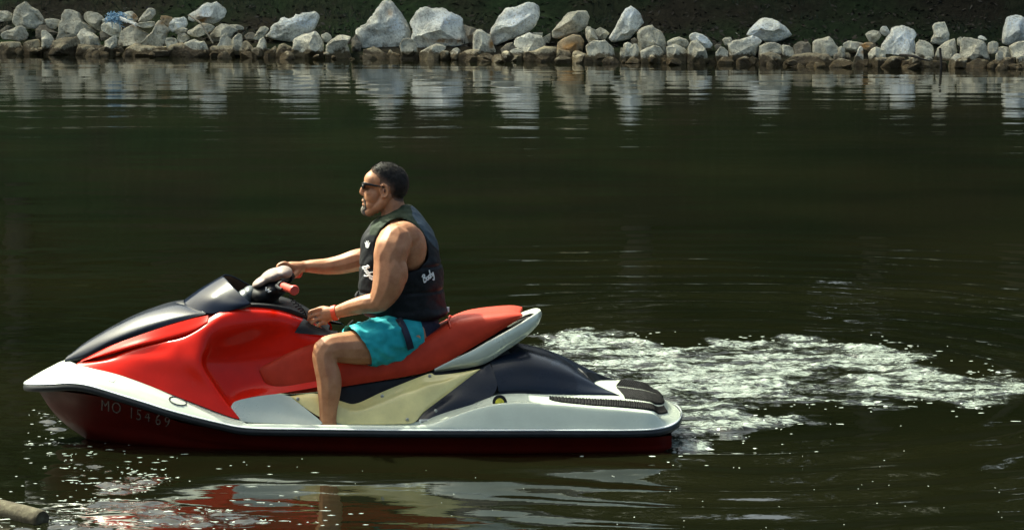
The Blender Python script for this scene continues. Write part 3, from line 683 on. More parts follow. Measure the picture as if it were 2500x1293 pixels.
def make_rocks():
    rs = np.random.RandomState(23); marks = []; todo = []; seen = set()
    for i, (seg, layer, tone, poly, land) in enumerate(ROCKS):
        ox, oy, sc = SEG[seg]
        q = np.array([[float(a) for a in p.split(',')] for p in poly.split()]) * sc + (ox, oy)
        c = q.mean(0); 
        if land: marks.append((c, land))
        todo.append((i, layer, tone, q, c, land))
    for i, layer, tone, q, c, land in todo:
        x0 = (c[0] - 1250) / 170.0
        y = float(shore_y(x0)) + 0.10 + 0.36 * layer + 0.06 * rs.rand()
        W = P(q[:, 0], q[:, 1], y); 
        if layer == 0 or W[:, 2].min() < 0.16:
            lowm = W[:, 2] < W[:, 2].min() + 0.35 * np.ptp(W[:, 2])
            W[lowm, 2] -= 0.16; W[lowm, 0] += (W[lowm, 0] - W[:, 0].mean()) * (rs.uniform(.25, .6) if tone == 'w' else 0.15)
        cw = 0.5 * (W.max(0) + W.min(0)); px_per = 170.0
        rel = W[:, [0, 2]] - cw[[0, 2]]
        th = np.arctan2(rel[:, 1], rel[:, 0]); rad = np.hypot(rel[:, 0], rel[:, 1]); o = np.argsort(th); th, rad = th[o], rad[o]
        size = math.sqrt(np.ptp(rel[:, 0]) * np.ptp(rel[:, 1]))
        sub = 5 if size > 0.42 else (4 if size > 0.2 else 3)
        V, F = ico(sub)
        t = np.arctan2(V[:, 2], V[:, 0])
        # straight chords between outline corners, so corners stay crisp
        thp = np.concatenate([[th[-1] - 2 * np.pi], th, [th[0] + 2 * np.pi]]); rp = np.concatenate([[rad[-1]], rad, [rad[0]]])
        k = np.clip(np.searchsorted(thp, t) - 1, 0, len(thp) - 2)
        a0, a1, r0, r1 = thp[k], thp[k + 1], rp[k], rp[k + 1]
        den = r0 * np.sin(t - a0) + r1 * np.sin(a1 - t)
        chord = np.where(den > 1e-6, r0 * r1 * np.sin(np.maximum(a1 - a0, 1e-6)) / np.maximum(den, 1e-6), np.interp(t, thp, rp))
        rt = np.clip(chord, 0.5 * np.minimum(r0, r1), 1.1 * np.maximum(r0, r1))
        rho = np.hypot(V[:, 0], V[:, 2])
        dep = size * rs.uniform(0.42, 0.6) * 1.0
        sq = rho ** 0.62
        pos = np.stack([rt * sq * np.cos(t), dep * np.sign(V[:, 1]) * np.abs(V[:, 1]) ** 0.7, rt * sq * np.sin(t)], 1)
        # split faces: flatten everything beyond random cleavage planes, leaving the outline alone
        keepw = 1 - rho ** 7
        for _ in range(16):
            nrm = rs.normal(size=3) * (1.1, 0.7, 1.1); nrm[1] = -abs(nrm[1]) - 0.12; nrm /= np.linalg.norm(nrm)
            dd = pos @ nrm; lim = dd.max() * rs.uniform(0.50, 0.82)
            ex = np.maximum(dd - lim, 0)
            pos -= np.outer(ex * keepw, nrm)
        nz = np.array([mnoise.fractal(Vector(v) * (2.2 / max(size, .1)) * 0.5 + Vector((i * 3.1, 0, 0)), 0.9, 2.2, 5) for v in pos]) if sub < 5 else np.array([mnoise.fractal(Vector(v) * 4.0 + Vector((i * 3.1, 0, 0)), 0.8, 2.2, 5) for v in pos])
        dirn = pos / (np.linalg.norm(pos, axis=1, keepdims=True) + 1e-9)
        pos += dirn * (nz * size * 0.045)[:, None]
        me = bpy.data.meshes.new('boulder'); me.from_pydata([tuple(v) for v in pos], [], F)
        me.polygons.foreach_set('use_smooth', [True] * len(F)); me.set_sharp_from_angle(angle=R(16))
        vpx = c[0] + (pos[:, 0] + cw[0] - W[:, 0].mean()) * px_per; vpy = c[1] - (pos[:, 2] + cw[2] - W[:, 2].mean()) * px_per
        ru = np.zeros(len(pos)); wh = np.zeros(len(pos))
        for _, a, b_, sa, sb in RUST:
            if sa: ru = np.maximum(ru, np.exp(-((vpx - a) / sa) ** 2 - ((vpy - b_) / sb) ** 2) * 1.3)
        if tone in 'bp':
            for a, b_, sa, sb in WHITE: wh = np.maximum(wh, np.exp(-((vpx - a) / sa) ** 2 - ((vpy - b_) / sb) ** 2) * 1.2)
        for nm, arr in (('rust', ru), ('white', wh)):
            at = me.attributes.new(nm, 'FLOAT', 'POINT'); at.data.foreach_set('value', np.clip(arr, 0, 1).astype(np.float32))
        ob = link_mesh('boulder' if size > 0.3 else 'stone', me, ROCK)
        ob.location = (cw[0], y, cw[2])
        k = rs.uniform(0.62, 1.1) if tone == 'w' else rs.uniform(0.82, 1.14); ob.color = (*(min(1, v * k) for v in TONE[tone]), 1)
        if land:
            lab = ('pale rock under the blue sheeting' if 'sheeting' in land else land[4:]) + ' in the riprap'
            tag(ob, lab, 'boulder' if size > 0.3 else 'rock', 'riprap boulders along the bank')
        else:
            dmin = min(marks, key=lambda mm: (abs(mm[0][0] - c[0]) + 0.5 * abs(mm[0][1] - c[1])))
            dyp = c[1] - dmin[0][1]
            rel_w = 'in front of' if (dyp > 22) else ('above and behind' if dyp < -22 else 'beside')
            sw = 'big' if size > 0.42 else ('medium' if size > 0.26 else 'small')
            shp = np.ptp(q[:, 0]) / max(np.ptp(q[:, 1]), 1)
            sh = 'flat' if shp > 1.9 else ('upright' if shp < 0.85 else 'angular')
            lab = f'{sw} {sh} {WORD[tone]} stone {rel_w} {dmin[1]}'
            if lab in seen:
                two = sorted(marks, key=lambda mm: abs(mm[0][0] - c[0]))[:2]
                lab = f'{sw} {sh} {WORD[tone]} stone between {two[0][1]} and {two[1][1]}'
                if lab in seen: lab = f'{sw} {sh} {WORD[tone]} stone ' + ('low down near ' if W[:, 2].min() < 0.1 else 'higher up near ') + dmin[1]
            seen.add(lab)
            tag(ob, lab, 'rock', 'riprap boulders along the bank')
make_rocks()
def make_small_stones():
    """fist- to head-sized stones filling the gaps at the waterline"""
    rs = np.random.RandomState(77); protos = []
    for k in range(6):
        V, F = ico(3); pos = V * rs.uniform(.7, 1.2, 3)
        for _ in range(10):
            nrm = rs.normal(size=3); nrm /= np.linalg.norm(nrm); dd = pos @ nrm; ex = np.maximum(dd - dd.max() * rs.uniform(.55, .85), 0); pos = pos - np.outer(ex, nrm)
        pos = pos * (1 + .06 * np.array([mnoise.fractal(Vector(v) * 2.5 + Vector((k * 5, 0, 0)), .9, 2.1, 4) for v in pos]))[:, None]
        me = bpy.data.meshes.new('stone'); me.from_pydata([tuple(v) for v in pos], [], F); me.polygons.foreach_set('use_smooth', [True] * len(F)); me.set_sharp_from_angle(angle=R(16)); me.materials.append(ROCK); protos.append(me)
    for k in range(90):
        x = rs.uniform(-7.6, 7.4); r = rs.uniform(.05, .12); o = bpy.data.objects.new('stone', protos[k % 6]); COL.objects.link(o)
        o.location = (x, float(shore_y(x)) - rs.uniform(-.25, .42), rs.uniform(-.02, .07)); o.scale = (r * rs.uniform(1, 1.8), r, r * rs.uniform(.7, 1.1)); o.rotation_euler = (rs.uniform(-.5, .5), rs.uniform(-.5, .5), rs.rand() * 6.28)
        t = rs.uniform(.7, 1.15); o.color = (.36 * t, .32 * t, .23 * t, 1)
        tag(o, 'fist-sized silty stone wedged at the waterline before the riprap', 'stone', 'small stones at the waterline')
make_small_stones()

# dry stick, bent root, short post and frayed sheeting among the rocks
WOODM = paint('dry_wood', (0.30, 0.26, 0.19), 0.85, var=0.3, scale=30, bump=0.004, bscale=60)
DARKWOOD = paint('wet_wood', (0.035, 0.028, 0.020), 0.7, var=0.3, scale=20)
def near_shore(px, py, off): return P(px, py, float(shore_y((px - 1250) / 170)) + off)
st = MB(); st.tube([near_shore(460, 37, -.30), near_shore(487, 55, -.42), near_shore(501, 74, -.45), near_shore(520, 106, -.50)], [.010, .013, .012, .009], n=8)
tag(st.build('dry_stick', WOODM), 'thin bent dry stick leaning on the rocks under the rusty-flanked boulder', 'stick')
st = MB(); st.tube([near_shore(2196, 134, -.40), near_shore(2228, 137, -.45), near_shore(2250, 144, -.45), near_shore(2270, 149, -.42)], [.014, .02, .016, .008], n=8)
tag(st.build('driftwood_branch', DARKWOOD), 'dark curved branch at the waterline under the white speckled boulder', 'branch')
st = MB(); st.tube([near_shore(2295, 117, -.38), near_shore(2297, 150, -.38), near_shore(2297, 172, -.38)], [.016, .018, .018], n=8)
tag(st.build('wooden_post', DARKWOOD), 'short dark post standing in the water before the egg-shaped rock', 'post')
def make_sheet():
    rs = np.random.RandomState(9); s = MB(); 
    for k in range(90):
        a = near_shore(rs.uniform(262, 298), rs.uniform(30, 52), 0.20); pts = [a]
        for j in range(3): pts.append(pts[-1] + np.array([rs.normal(0.01, .03), rs.normal(-.02, .02), rs.normal(-.012, .02)]))
        s.tube(pts, rs.uniform(.003, .009), n=5, per=3)
    blue = s.build('frayed_sheeting', paint('blue_plastic', (0.30, 0.50, 0.74), 0.5, var=0.5, scale=40))
    s = MB()
    for k in range(34):
        t0 = rs.rand() * .3; p0 = np.array([292, 44]); p1 = np.array([332, 60]); pts = []
        for t in np.linspace(t0, 1, 5):
            q = p0 + (p1 - p0) * t + rs.normal(0, 2.0, 2); pts.append(near_shore(q[0], q[1], 0.10 - 0.45 * t))
        s.tube(pts, rs.uniform(.003, .006), n=5, per=3)
    s.build('loose_strand', paint('white_plastic', (0.7, 0.72, 0.7), 0.5, var=0.2), blue)
    tag(blue, 'tangle of frayed blue plastic sheeting with white strands on a pale rock', 'plastic sheeting')
make_sheet()
# weathered log poking into view on the near side
def make_log():
    a = on_water(104, 1278); b_ = on_water(-60, 1243); d = (b_ - a); d /= np.linalg.norm(d)
    A = a + (0, 0, 0.020); B = a + d * 2.6 + (0, 0, 0.06)
    n = 28; V = []; rs = np.random.RandomState(4); L = np.linspace(0, 1, 60); side = np.cross(d, (0, 0, 1)); side /= np.linalg.norm(side); up = np.cross(side, d)
    for k, t in enumerate(L):
        c = A + (B - A) * t ** 1.4; r = 0.043 * (1 + 0.08 * math.sin(9 * t)) * (0.86 if k == 0 else 1)
        for j in range(n):
            an = 2 * math.pi * j / n; rr = r * (1 + 0.05 * mnoise.noise(Vector((math.cos(an) * 2, math.sin(an) * 2, t * 9))))
            V.append(c + rr * (math.cos(an) * side + math.sin(an) * up))
    F = grid_faces(60, n, 0, True) + [tuple(range(n - 1, -1, -1))]
    m, nt, b2 = mat_new('weathered_log')
    tc = N(nt, 'ShaderNodeTexCoord'); n1 = N(nt, 'ShaderNodeTexNoise', i_Scale=14.0, i_Detail=9.0, i_Roughness=0.7); nt.links.new(tc.outputs['Object'], n1.inputs['Vector'])
    r1 = ramp(nt, n1.outputs['Fac'], [(0.3, (0.022, 0.016, 0.008)), (0.5, (0.055, 0.045, 0.022)), (0.7, (0.13, 0.12, 0.075))]); nt.links.new(r1.outputs[0], b2.inputs['Base Color']); b2.inputs['Roughness'].default_value = 0.9
    bp = N(nt, 'ShaderNodeBump', i_Strength=1.0, i_Distance=0.012); nt.links.new(n1.outputs['Fac'], bp.inputs['Height']); nt.links.new(bp.outputs[0], b2.inputs['Normal'])
    tag(build('floating_log', V, F, m, sharp=50), 'weathered sawn log floating at the edge of the sparkling water', 'log')
make_log()

# ================================================================== JET SKI
JS = empty('jet_ski', (-0.85, 0, 0))
tag(JS, 'red and white personal watercraft with navy hood and red seat floating on the river', 'jet ski')
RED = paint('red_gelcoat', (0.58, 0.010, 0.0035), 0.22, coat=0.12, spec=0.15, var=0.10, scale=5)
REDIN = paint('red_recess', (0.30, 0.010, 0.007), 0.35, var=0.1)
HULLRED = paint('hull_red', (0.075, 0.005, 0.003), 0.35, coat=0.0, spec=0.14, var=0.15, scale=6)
WHITE_P = paint('white_gelcoat', (0.50, 0.55, 0.46), 0.28, coat=0.3, var=0.07, scale=7)
SILVER = paint('silver_paint', (0.46, 0.50, 0.43), 0.30, metal=0.3, coat=0.4, var=0.08, scale=7)
GOLDISH = paint('silver_warm_sheen', (0.74, 0.63, 0.26), 0.22, metal=0.05, coat=0.5, var=0.16, scale=5)  # silver panel, its warm yellow reflection put into the base colour
NAVY = paint('navy_paint', (0.006, 0.010, 0.020), 0.27, metal=0.1, coat=0.15, spec=0.2, var=0.12, scale=6)
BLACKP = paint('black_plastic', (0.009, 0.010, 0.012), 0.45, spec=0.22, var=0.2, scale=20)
RUBBER = paint('bumper_rubber', (0.018, 0.021, 0.024), 0.42, spec=0.25, var=0.25, scale=12)
STRIPE = paint('bumper_trim', (0.50, 0.54, 0.56), 0.3, metal=0.2, var=0.1)
SEATRED = paint('red_vinyl', (0.42, 0.034, 0.014), 0.50, spec=0.2, var=0.12, scale=10, bump=0.0008, bscale=260)
MAT = paint('deck_mat', (0.006, 0.006, 0.0065), 0.85, spec=0.12, var=0.3, scale=40)
PADM = paint('handle_pad', (0.26, 0.20, 0.175), 0.6, var=0.18, scale=18, bump=0.001, bscale=150)
GRIPM = paint('grip_red', (0.50, 0.05, 0.03), 0.45, var=0.15, scale=20)
GREYP = paint('grey_plastic', (0.07, 0.085, 0.095), 0.35, var=0.15)
CHROME = paint('screw_metal', (0.45, 0.45, 0.42), 0.35, metal=0.8, var=0.2)
WHITEINK = paint('white_ink', (0.75, 0.76, 0.76), 0.5, var=0.05)
SILVERINK = paint('faded_silver_ink', (0.13, 0.095, 0.08), 0.5, var=0.3, scale=30)
BLACKINK = paint('black_ink', (0.02, 0.02, 0.025), 0.5, var=0.1)
YELLOW = paint('yellow_cap', (0.62, 0.55, 0.05), 0.4, var=0.2, scale=40)
PAPER = paint('paper_label', (0.72, 0.73, 0.70), 0.6, var=0.08, scale=30)

# --- hull below the bumper
D_HULL = dense([
 [(96,957,0),(132,1008,0),(180,1050,0),(260,1092,0),(400,1120,0),(560,1130,0),(750,1135,0),(1000,1135,0),(1300,1135,0),(1500,1132,0),(1590,1128,0),(1640,1124,0)],
 [(96,956.5,.0),(131,1004,.02),(176,1036,.08),(256,1068,.16),(390,1092,.26),(530,1110,.33),(750,1124,.36),(1000,1128,.37),(1300,1128,.37),(1500,1126,.37),(1590,1124,.34),(1640,1120,.30)],
 [(96,956,0),(129,998,.045),(170,1016,.12),(250,1034,.22),(375,1052,.32),(510,1080,.41),(740,1102,.47),(1000,1108,.49),(1300,1108,.49),(1500,1107,.48),(1590,1104,.45),(1640,1098,.38)],
 [(94,955,0),(124,976,.09),(170,985,.19),(262,1002,.295),(380,1030,.38),(503,1058,.455),(745,1078,.51),(1000,1084,.525),(1300,1086,.525),(1500,1087,.51),(1590,1085,.475),(1640,1080,.40)],
 [(92,952,0),(122,955,.145),(170,957,.265),(273,974,.375),(384,1011,.44),(495,1041,.50),(748,1061,.55),(1000,1066,.56),(1300,1067,.56),(1500,1068,.545),(1590,1067,.505),(1640,1062,.42)]], 120, 28)
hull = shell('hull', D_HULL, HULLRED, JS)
# transom closing the stern
e = D_HULL[:, -1]
TR = P(e[:, 0], e[:, 1], -e[:, 2]); TR2 = TR.copy(); TR2[:, 1] *= -1
build('transom', np.concatenate([TR, TR2]), grid_faces(2, len(e)) , HULLRED, JS)
# --- bumper
BT = np.array([(60,938,0),(62,939,.045),(68,940,.095),(80,941,.15),(98,941,.195),(130,940,.25),(172,938,.31),(217,944,.355),(288,965,.41),(347,983,.45),(421,1006,.49),(533,1034,.53),(607,1047,.55),(750,1050,.57),(1000,1053,.585),(1340,1053,.583),(1441,1053,.575),(1520,1053,.555),(1588,1051,.52),(1625,1045,.45),(1648,1035,.36),(1659,1024,.24),(1662,1015,.12),(1663,1008,0)])
def off(A, dx, dy, dh):
    B = A.copy(); B[:, 0] += dx * np.sign(B[:, 0] - 860) * (np.abs(B[:, 0] - 860) > 700); B[:, 1] += dy; B[:, 2] = np.where(A[:, 2] > 0, np.maximum(A[:, 2] + dh, 0.004), 0); return B
D_BUMP = dense([off(BT, -6, -1.5, -.03), off(BT, 1, -1, .004), off(BT, 3, 4, .014), off(BT, 3, 9, .014), off(BT, 0, 14.5, .002), off(BT, -14, 15, -.05)], 170, 24)
bump = shell('bumper', D_BUMP, RUBBER, JS)
# pale trim line along the top of the bumper
D_TRIM = dense([off(BT, 1, -6.5, -.004), off(BT, 2.5, -4, .009), off(BT, 2.5, -1.5, .009), off(BT, 1, 0.5, -.002)], 170, 10)
shell('bumper_trim', D_TRIM, STRIPE, JS)
# --- fore deck
D_FORE = dense([
 [(60,935,0),(68,936,.09),(98,937,.185),(172,934,.305),(217,940,.35),(288,961,.405),(347,979,.445),(421,1002,.485),(533,1030,.525),(600,1043,.545)],
 [(60,931,0),(74,928,.085),(102,926,.165),(174,922,.28),(222,926,.325),(291,945,.38),(352,965,.42),(424,989,.462),(535,1021,.507),(600,1037,.53)],
 [(62,929,0),(86,918,.04),(116,908,.09),(176,908,.22),(226,911,.28),(286,927,.335),(352,949,.385),(424,976,.435),(530,1013,.485),(600,1032,.51)],
 [(64,928,0),(92,911,0),(124,894,0),(160,880,.02),(200,893,.16),(273,908,.255),(347,932,.325),(421,962,.385),(515,1000,.44),(590,1026,.475)]], 110, 30)
shell('fore_deck', D_FORE, WHITE_P, JS, sides='t')
# --- main red side cowl
D_COWL = dense([
 [(178,897,.14),(240,902,.225),(310,920,.30),(384,948,.365),(460,978,.425),(578,1021,.487),(572,1000,.43),(600,972,.37),(680,960,.33),(800,940,.30)],
 [(181,894,.135),(244,892,.215),(314,900,.29),(390,915,.35),(455,928,.395),(531,957,.437),(546,962,.36),(590,945,.30),(680,925,.27),(800,905,.25)],
 [(184,891,.13),(248,884,.205),(318,880,.275),(392,880,.335),(440,882,.368),(490,890,.398),(506,893,.33),(570,890,.27),(670,875,.245),(800,860,.225)],
 [(187,888,.125),(252,880,.195),(322,866,.26),(394,856,.31),(440,846,.34),(492,848,.362),(520,850,.315),(580,846,.27),(670,830,.245),(800,820,.21)],
 [(189,886,.12),(256,877,.185),(326,854,.245),(394,838,.29),(445,826,.315),(497,808,.325),(540,806,.318),(607,797,.298),(680,790,.255),(790,805,.18)],
 [(190,885,.11),(258,875,.17),(328,850,.23),(396,834,.27),(448,822,.29),(505,790,.30),(550,772,.30),(607,764,.28),(680,768,.24),(770,790,.17)],
 [(190,884,.10),(260,873,.16),(330,847,.22),(398,831,.25),(450,818,.27),(512,775,.272),(551,757,.262),(607,749,.242),(681,756,.20),(741,777,.14)]], 110, 60)
shell('side_cowl', D_COWL, RED, JS, sides='btl')
# dark red channel behind the fin
D_CHAN = dense([
 [(186,890,.10),(260,880,.15),(330,858,.21),(398,842,.24),(450,830,.255),(500,800,.26),(535,770,.25)],
 [(195,882,.09),(266,858,.15),(336,836,.205),(405,818,.235),(470,796,.25),(505,780,.25),(530,764,.24)],
 [(198,880,.08),(270,848,.14),(343,822,.19),(408,800,.22),(470,782,.235),(505,772,.235),(535,755,.2)]], 50, 12)
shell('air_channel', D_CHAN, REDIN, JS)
D_FIN = dense([
 [(192,884,.115),(262,866,.185),(332,847,.245),(400,833,.275),(470,812,.295),(503,791,.29)],
 [(194,882.5,.125),(264,861,.20),(334,841,.258),(402,826,.288),(470,806,.305),(505,787,.298)],
 [(198,880,.118),(268,851,.185),(340,828,.238),(407,808,.268),(470,790,.282),(507,777,.278)],
 [(200,878,.105),(273,842,.17),(345,816,.22),(410,794,.25),(470,777,.262),(508,769,.258)]], 60, 16)
shell('hood_fin', D_FIN, RED, JS, sides='btr')
# --- navy hood
D_HOOD = dense([
 [(157,882,.03),(206,874,.10),(273,840,.165),(345,814,.215),(410,792,.245),(470,774,.258),(503,765,.254)],
 [(158,880,.035),(203,865,.098),(268,831,.16),(338,803,.205),(403,781,.23),(462,766,.24),(498,761,.238)],
 [(160,875,.03),(201,853,.075),(262,819,.12),(330,788,.155),(393,766,.175),(448,754,.182),(488,757,.182)],
 [(164,870,.015),(200,845,.04),(258,810,.066),(324,777,.088),(385,755,.10),(436,744,.105),(474,749,.105)],
 [(157,879,0),(200,841,0),(256,806,0),(320,773,0),(378,751,0),(424,738,0),(458,744,0)]], 80, 40)
shell('hood', D_HOOD, NAVY, JS, sides='b')
# vent between hood and windshield
D_VENT = dense([
 [(424,739,0),(436,743,.06),(462,754,.12),(498,764,.21)],
 [(440,735,0),(450,739,.06),(472,751,.12),(504,764,.215)],
 [(466,737,0),(470,742,.06),(488,754,.12),(516,766,.22)],
 [(500,745,0),(505,748,.06),(520,757,.12),(545,765,.20)]], 30, 16)
shell('cowl_vent', D_VENT, BLACKP, JS)
# --- windshield
bot = np.array([(449,734,0),(451,743,.075),(464,754,.135),(487,762,.20),(514,766,.245),(560,759,.278),(611,742,.288)])
top = np.array([(544,674,0),(545,675,.03),(549,679,.075),(558,688,.13),(572,703,.19),(592,723,.25),(612,740,.29)])
mid1 = bot * .62 + top * .38; mid1[:, 2] += np.array([0, .018, .03, .03, .02, .01, 0]); mid1[:, 1] -= np.array([3, 3, 2, 1, 0, 0, 0])
mid2 = bot * .28 + top * .72; mid2[:, 2] += np.array([0, .012, .02, .02, .012, .005, 0]); mid2[:, 1] -= np.array([2, 2, 1, 0, 0, 0, 0])
D_WS = dense([bot, mid1, mid2, top], 60, 30)
ws = shell('windshield', D_WS, paint('tinted_shield', (0.006, 0.010, 0.022), 0.16, spec=0.14, var=0.15, scale=6), JS)
mod = ws.modifiers.new('thickness', 'SOLIDIFY'); mod.thickness = 0.007; mod.offset = 0
D_WSI = dense([bot * [1, 1, .93] + [6, 3, 0], mid1 * [1, 1, .93] + [7, 4, 0], mid2 * [1, 1, .94] + [6, 4, 0], top * [1, 1, .95] + [2, 2.5, 0]], 60, 20)
shell('windshield_liner', D_WSI, paint('brown_liner', (0.10, 0.065, 0.045), 0.5, var=0.2), JS)
# --- dashboard and steering tunnel
D_DASH = dense([
 [(556,758,.262),(607,750,.243),(681,757,.203),(741,778,.146),(800,822,.11)],
 [(556,753,.263),(607,745,.245),(681,751,.203),(742,771,.146),(801,814,.11)],
 [(558,748,.245),(608,741,.225),(682,746,.18),(743,765,.125),(802,806,.09)],
 [(560,744,0),(608,737,0),(682,740,0),(745,757,0),(805,794,0)]], 60, 24)
shell('dash_tunnel', D_DASH, BLACKP, JS)
D_TRI = dense([
 [(741,776,.168),(752,783,.18),(775,797,.19),(800,804,.19),(824,808,.18)],
 [(730,794,.248),(750,798,.24),(775,806,.225),(802,810,.218),(826,814,.21)],
 [(719,812,.272),(745,815,.262),(775,817,.25),(802,818,.245),(828,820,.24)]], 20, 14)
shell('side_vent', D_TRI, BLACKP, JS, sides='btlr', split=True)
# steering head
def chain(mb, pts, per=9, sub=2):
    """pts: (px,py,y,r) or (px,py,y,rx,ry,rz) joined into a tapered limb of overlapping balls"""
    A = np.array([(*P(p[0], p[1], p[2]), *((p[3],) * 3 if len(p) == 4 else p[3:6])) for p in pts])
    n = (len(A) - 1) * per + 1
    C = cr(A, np.linspace(0, len(A) - 1, n)) if len(A) > 2 else A[0] + (A[1] - A[0]) * np.linspace(0, 1, n)[:, None]
    for c in C: mb.ball(c[:3], np.maximum(c[3:], .002), sub)
    return mb
def fuse(name, mb, mat, parent, voxel, smooth=5, sharp=0):
    me = bpy.data.meshes.new(name); me.from_pydata([tuple(v) for v in np.concatenate(mb.v)], [], mb.f)
    ob = bpy.data.objects.new(name, me); COL.objects.link(ob)
    rm = ob.modifiers.new('remesh', 'REMESH'); rm.mode = 'VOXEL'; rm.voxel_size = voxel; rm.use_smooth_shade = True
    if smooth:
        sm = ob.modifiers.new('smooth', 'SMOOTH'); sm.factor = 0.5; sm.iterations = smooth
    dg = bpy.context.evaluated_depsgraph_get(); out = bpy.data.meshes.new_from_object(ob.evaluated_get(dg)); bpy.data.objects.remove(ob)
    out.polygons.foreach_set('use_smooth', [True] * len(out.polygons))
    return link_mesh(name, out, mat, parent)

def ell(mb, px, py, y, rx, ry, rz, tilt=0, sub=3):
    mb.ball(P(px, py, y), (rx, ry, rz), sub, Matrix.Rotation(R(tilt), 3, 'Y')); return mb
sh = MB(); ell(sh, 600, 728, 0, .045, .075, .050, -35); ell(sh, 612, 716, 0, .040, .072, .042, -35); fuse('steering_neck', sh, GREYP, JS, .006, 4)
sh = MB(); ell(sh, 648, 716, 0, .085, .125, .058, -14); ell(sh, 668, 704, 0, .075, .135, .050, -10); ell(sh, 655, 735, 0, .055, .08, .05, 0)
body = fuse('steering_head', sh, BLACKP, JS, .006, 5)
# white zigzag mark on the steering head
zz = [(650,701),(649,709),(657,706),(655,713),(662,710)]
mk = MB()
for s in range(len(zz) - 1): mk.tube([P(*zz[s], -.138), P(*zz[s + 1], -.138)], .0035, n=6, per=1)
mk.build('zigzag_mark', WHITEINK, body)
sh = MB(); ell(sh, 640, 686, 0, .058, .115, .024, -28); ell(sh, 668, 671, 0, .070, .125, .034, -18); ell(sh, 694, 664, 0, .044, .115, .032, 10)
fuse('handlebar_pad', sh, PADM, JS, .006, 8)
for sgn in (1, -1):
    a, b1, c = P(676, 700, -.09), P(692, 699, -.19), P(718, 708, -.385)
    if sgn < 0: b1, c = P(694, 700, -.235), P(708, 704, -.345)
    pts = np.array([a, b1, c]); pts[:, 1] *= sgn
    hb = MB().tube(pts[:2], .017, n=12, per=3).build('handlebar', BLACKP, JS)
    g = MB().tube([pts[1], pts[1] * .5 + pts[2] * .5, pts[2]], [.021, .0205, .021], n=16, per=8)
    d = (pts[2] - pts[1]) / np.linalg.norm(pts[2] - pts[1]); gr = g.build('hand_grip', GRIPM, JS)
    MB().tube([pts[2] - d * .012, pts[2], pts[2] + d * .010], [.024, .0265, .022], n=16, per=3).build('end_cap', GRIPM, gr)
    lv = pts.copy(); lv[:, 0] -= .055; lv[:, 2] += .004; lv[0, 0] += .03
    MB().tube([lv[1] + [.02, 0, 0], lv[1] * .4 + lv[2] * .6, lv[2] * .9 + lv[1] * .1], [.009, .008, .006], n=8).build('control_lever', BLACKP, JS)
    MB().tube([pts[1] * .75 + pts[0] * .25 , pts[1]], [.03, .029], n=14, per=3).build('switch_housing', BLACKP, JS)
# coiled safety lanyard
t = np.linspace(0, 1, 220); path = cr(np.array([P(706,722,-.16), P(722,742,-.19), P(737,757,-.20), P(748,771,-.19)]), t * 3)
amp = .011 * np.sin(np.pi * np.clip(t * 1.05, 0, 1)) ** .5
coil = path + np.stack([amp * np.cos(t * 6.283 * 8), amp * np.sin(t * 6.283 * 8), amp * .6 * np.cos(t * 6.283 * 8 + 1)], 1)
MB().tube(coil, .0032, n=6, per=1).build('coiled_lanyard', BLACKP, JS)
# --- seat
D_SEAT = dense([
 [(634,909,.255),(650,942,.275),(690,960,.285),(770,956,.272),(837,943,.258),(914,931,.243),(1002,916,.23),(1061,900,.222),(1149,850,.217),(1237,797,.20),(1268,778,.17),(1273,774,.12)],
 [(633,905,.268),(650,925,.29),(695,940,.296),(770,935,.282),(837,922,.268),(914,912,.252),(1002,897,.238),(1061,880,.232),(1149,832,.226),(1237,786,.21),(1270,774,.175),(1275,772,.12)],
 [(636,898,.268),(660,896,.285),(705,893,.28),(770,888,.268),(837,885,.255),(914,882,.24),(1002,866,.228),(1061,846,.224),(1145,803,.22),(1235,775,.205),(1272,769,.17),(1276,769,.115)],
 [(642,892,.25),(675,876,.25),(720,856,.24),(780,838,.225),(837,850,.205),(914,862,.195),(1002,845,.188),(1065,815,.187),(1138,781,.188),(1232,766,.178),(1271,765,.145),(1275,767,.10)],
 [(650,886,.18),(690,862,.17),(735,838,.15),(790,822,.13),(845,836,.12),(920,846,.115),(1002,832,.11),(1064,806,.11),(1134,773,.11),(1230,761,.105),(1268,762,.08),(1273,766,.055)],
 [(655,878,0),(700,852,0),(745,826,0),(795,812,0),(850,827,0),(922,838,0),(1002,825,0),(1062,801,0),(1132,769,0),(1228,758,0),(1264,760,0),(1271,766,0)]], 120, 44)
seat = shell('seat', D_SEAT, SEATRED, JS, sides='br')
# raised piping between driver and passenger seat
MB().tube([P(1100,800,-.196), P(1098,792,-.17), P(1096,786,-.12), P(1094,783,0), P(1096,786,-.12) * [1,-1,1], P(1098,792,-.17) * [1,-1,1]], .006, n=8).build('seat_piping', SEATRED, seat)
# dark strip under the seat
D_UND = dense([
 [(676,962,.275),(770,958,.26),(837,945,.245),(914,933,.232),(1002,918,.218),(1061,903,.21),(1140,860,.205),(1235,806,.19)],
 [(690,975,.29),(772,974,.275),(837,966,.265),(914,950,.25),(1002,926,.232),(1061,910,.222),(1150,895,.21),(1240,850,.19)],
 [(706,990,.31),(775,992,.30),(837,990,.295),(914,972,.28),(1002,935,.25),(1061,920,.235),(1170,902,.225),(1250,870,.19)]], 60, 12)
shell('under_seat_trim', D_UND, BLACKP, JS)
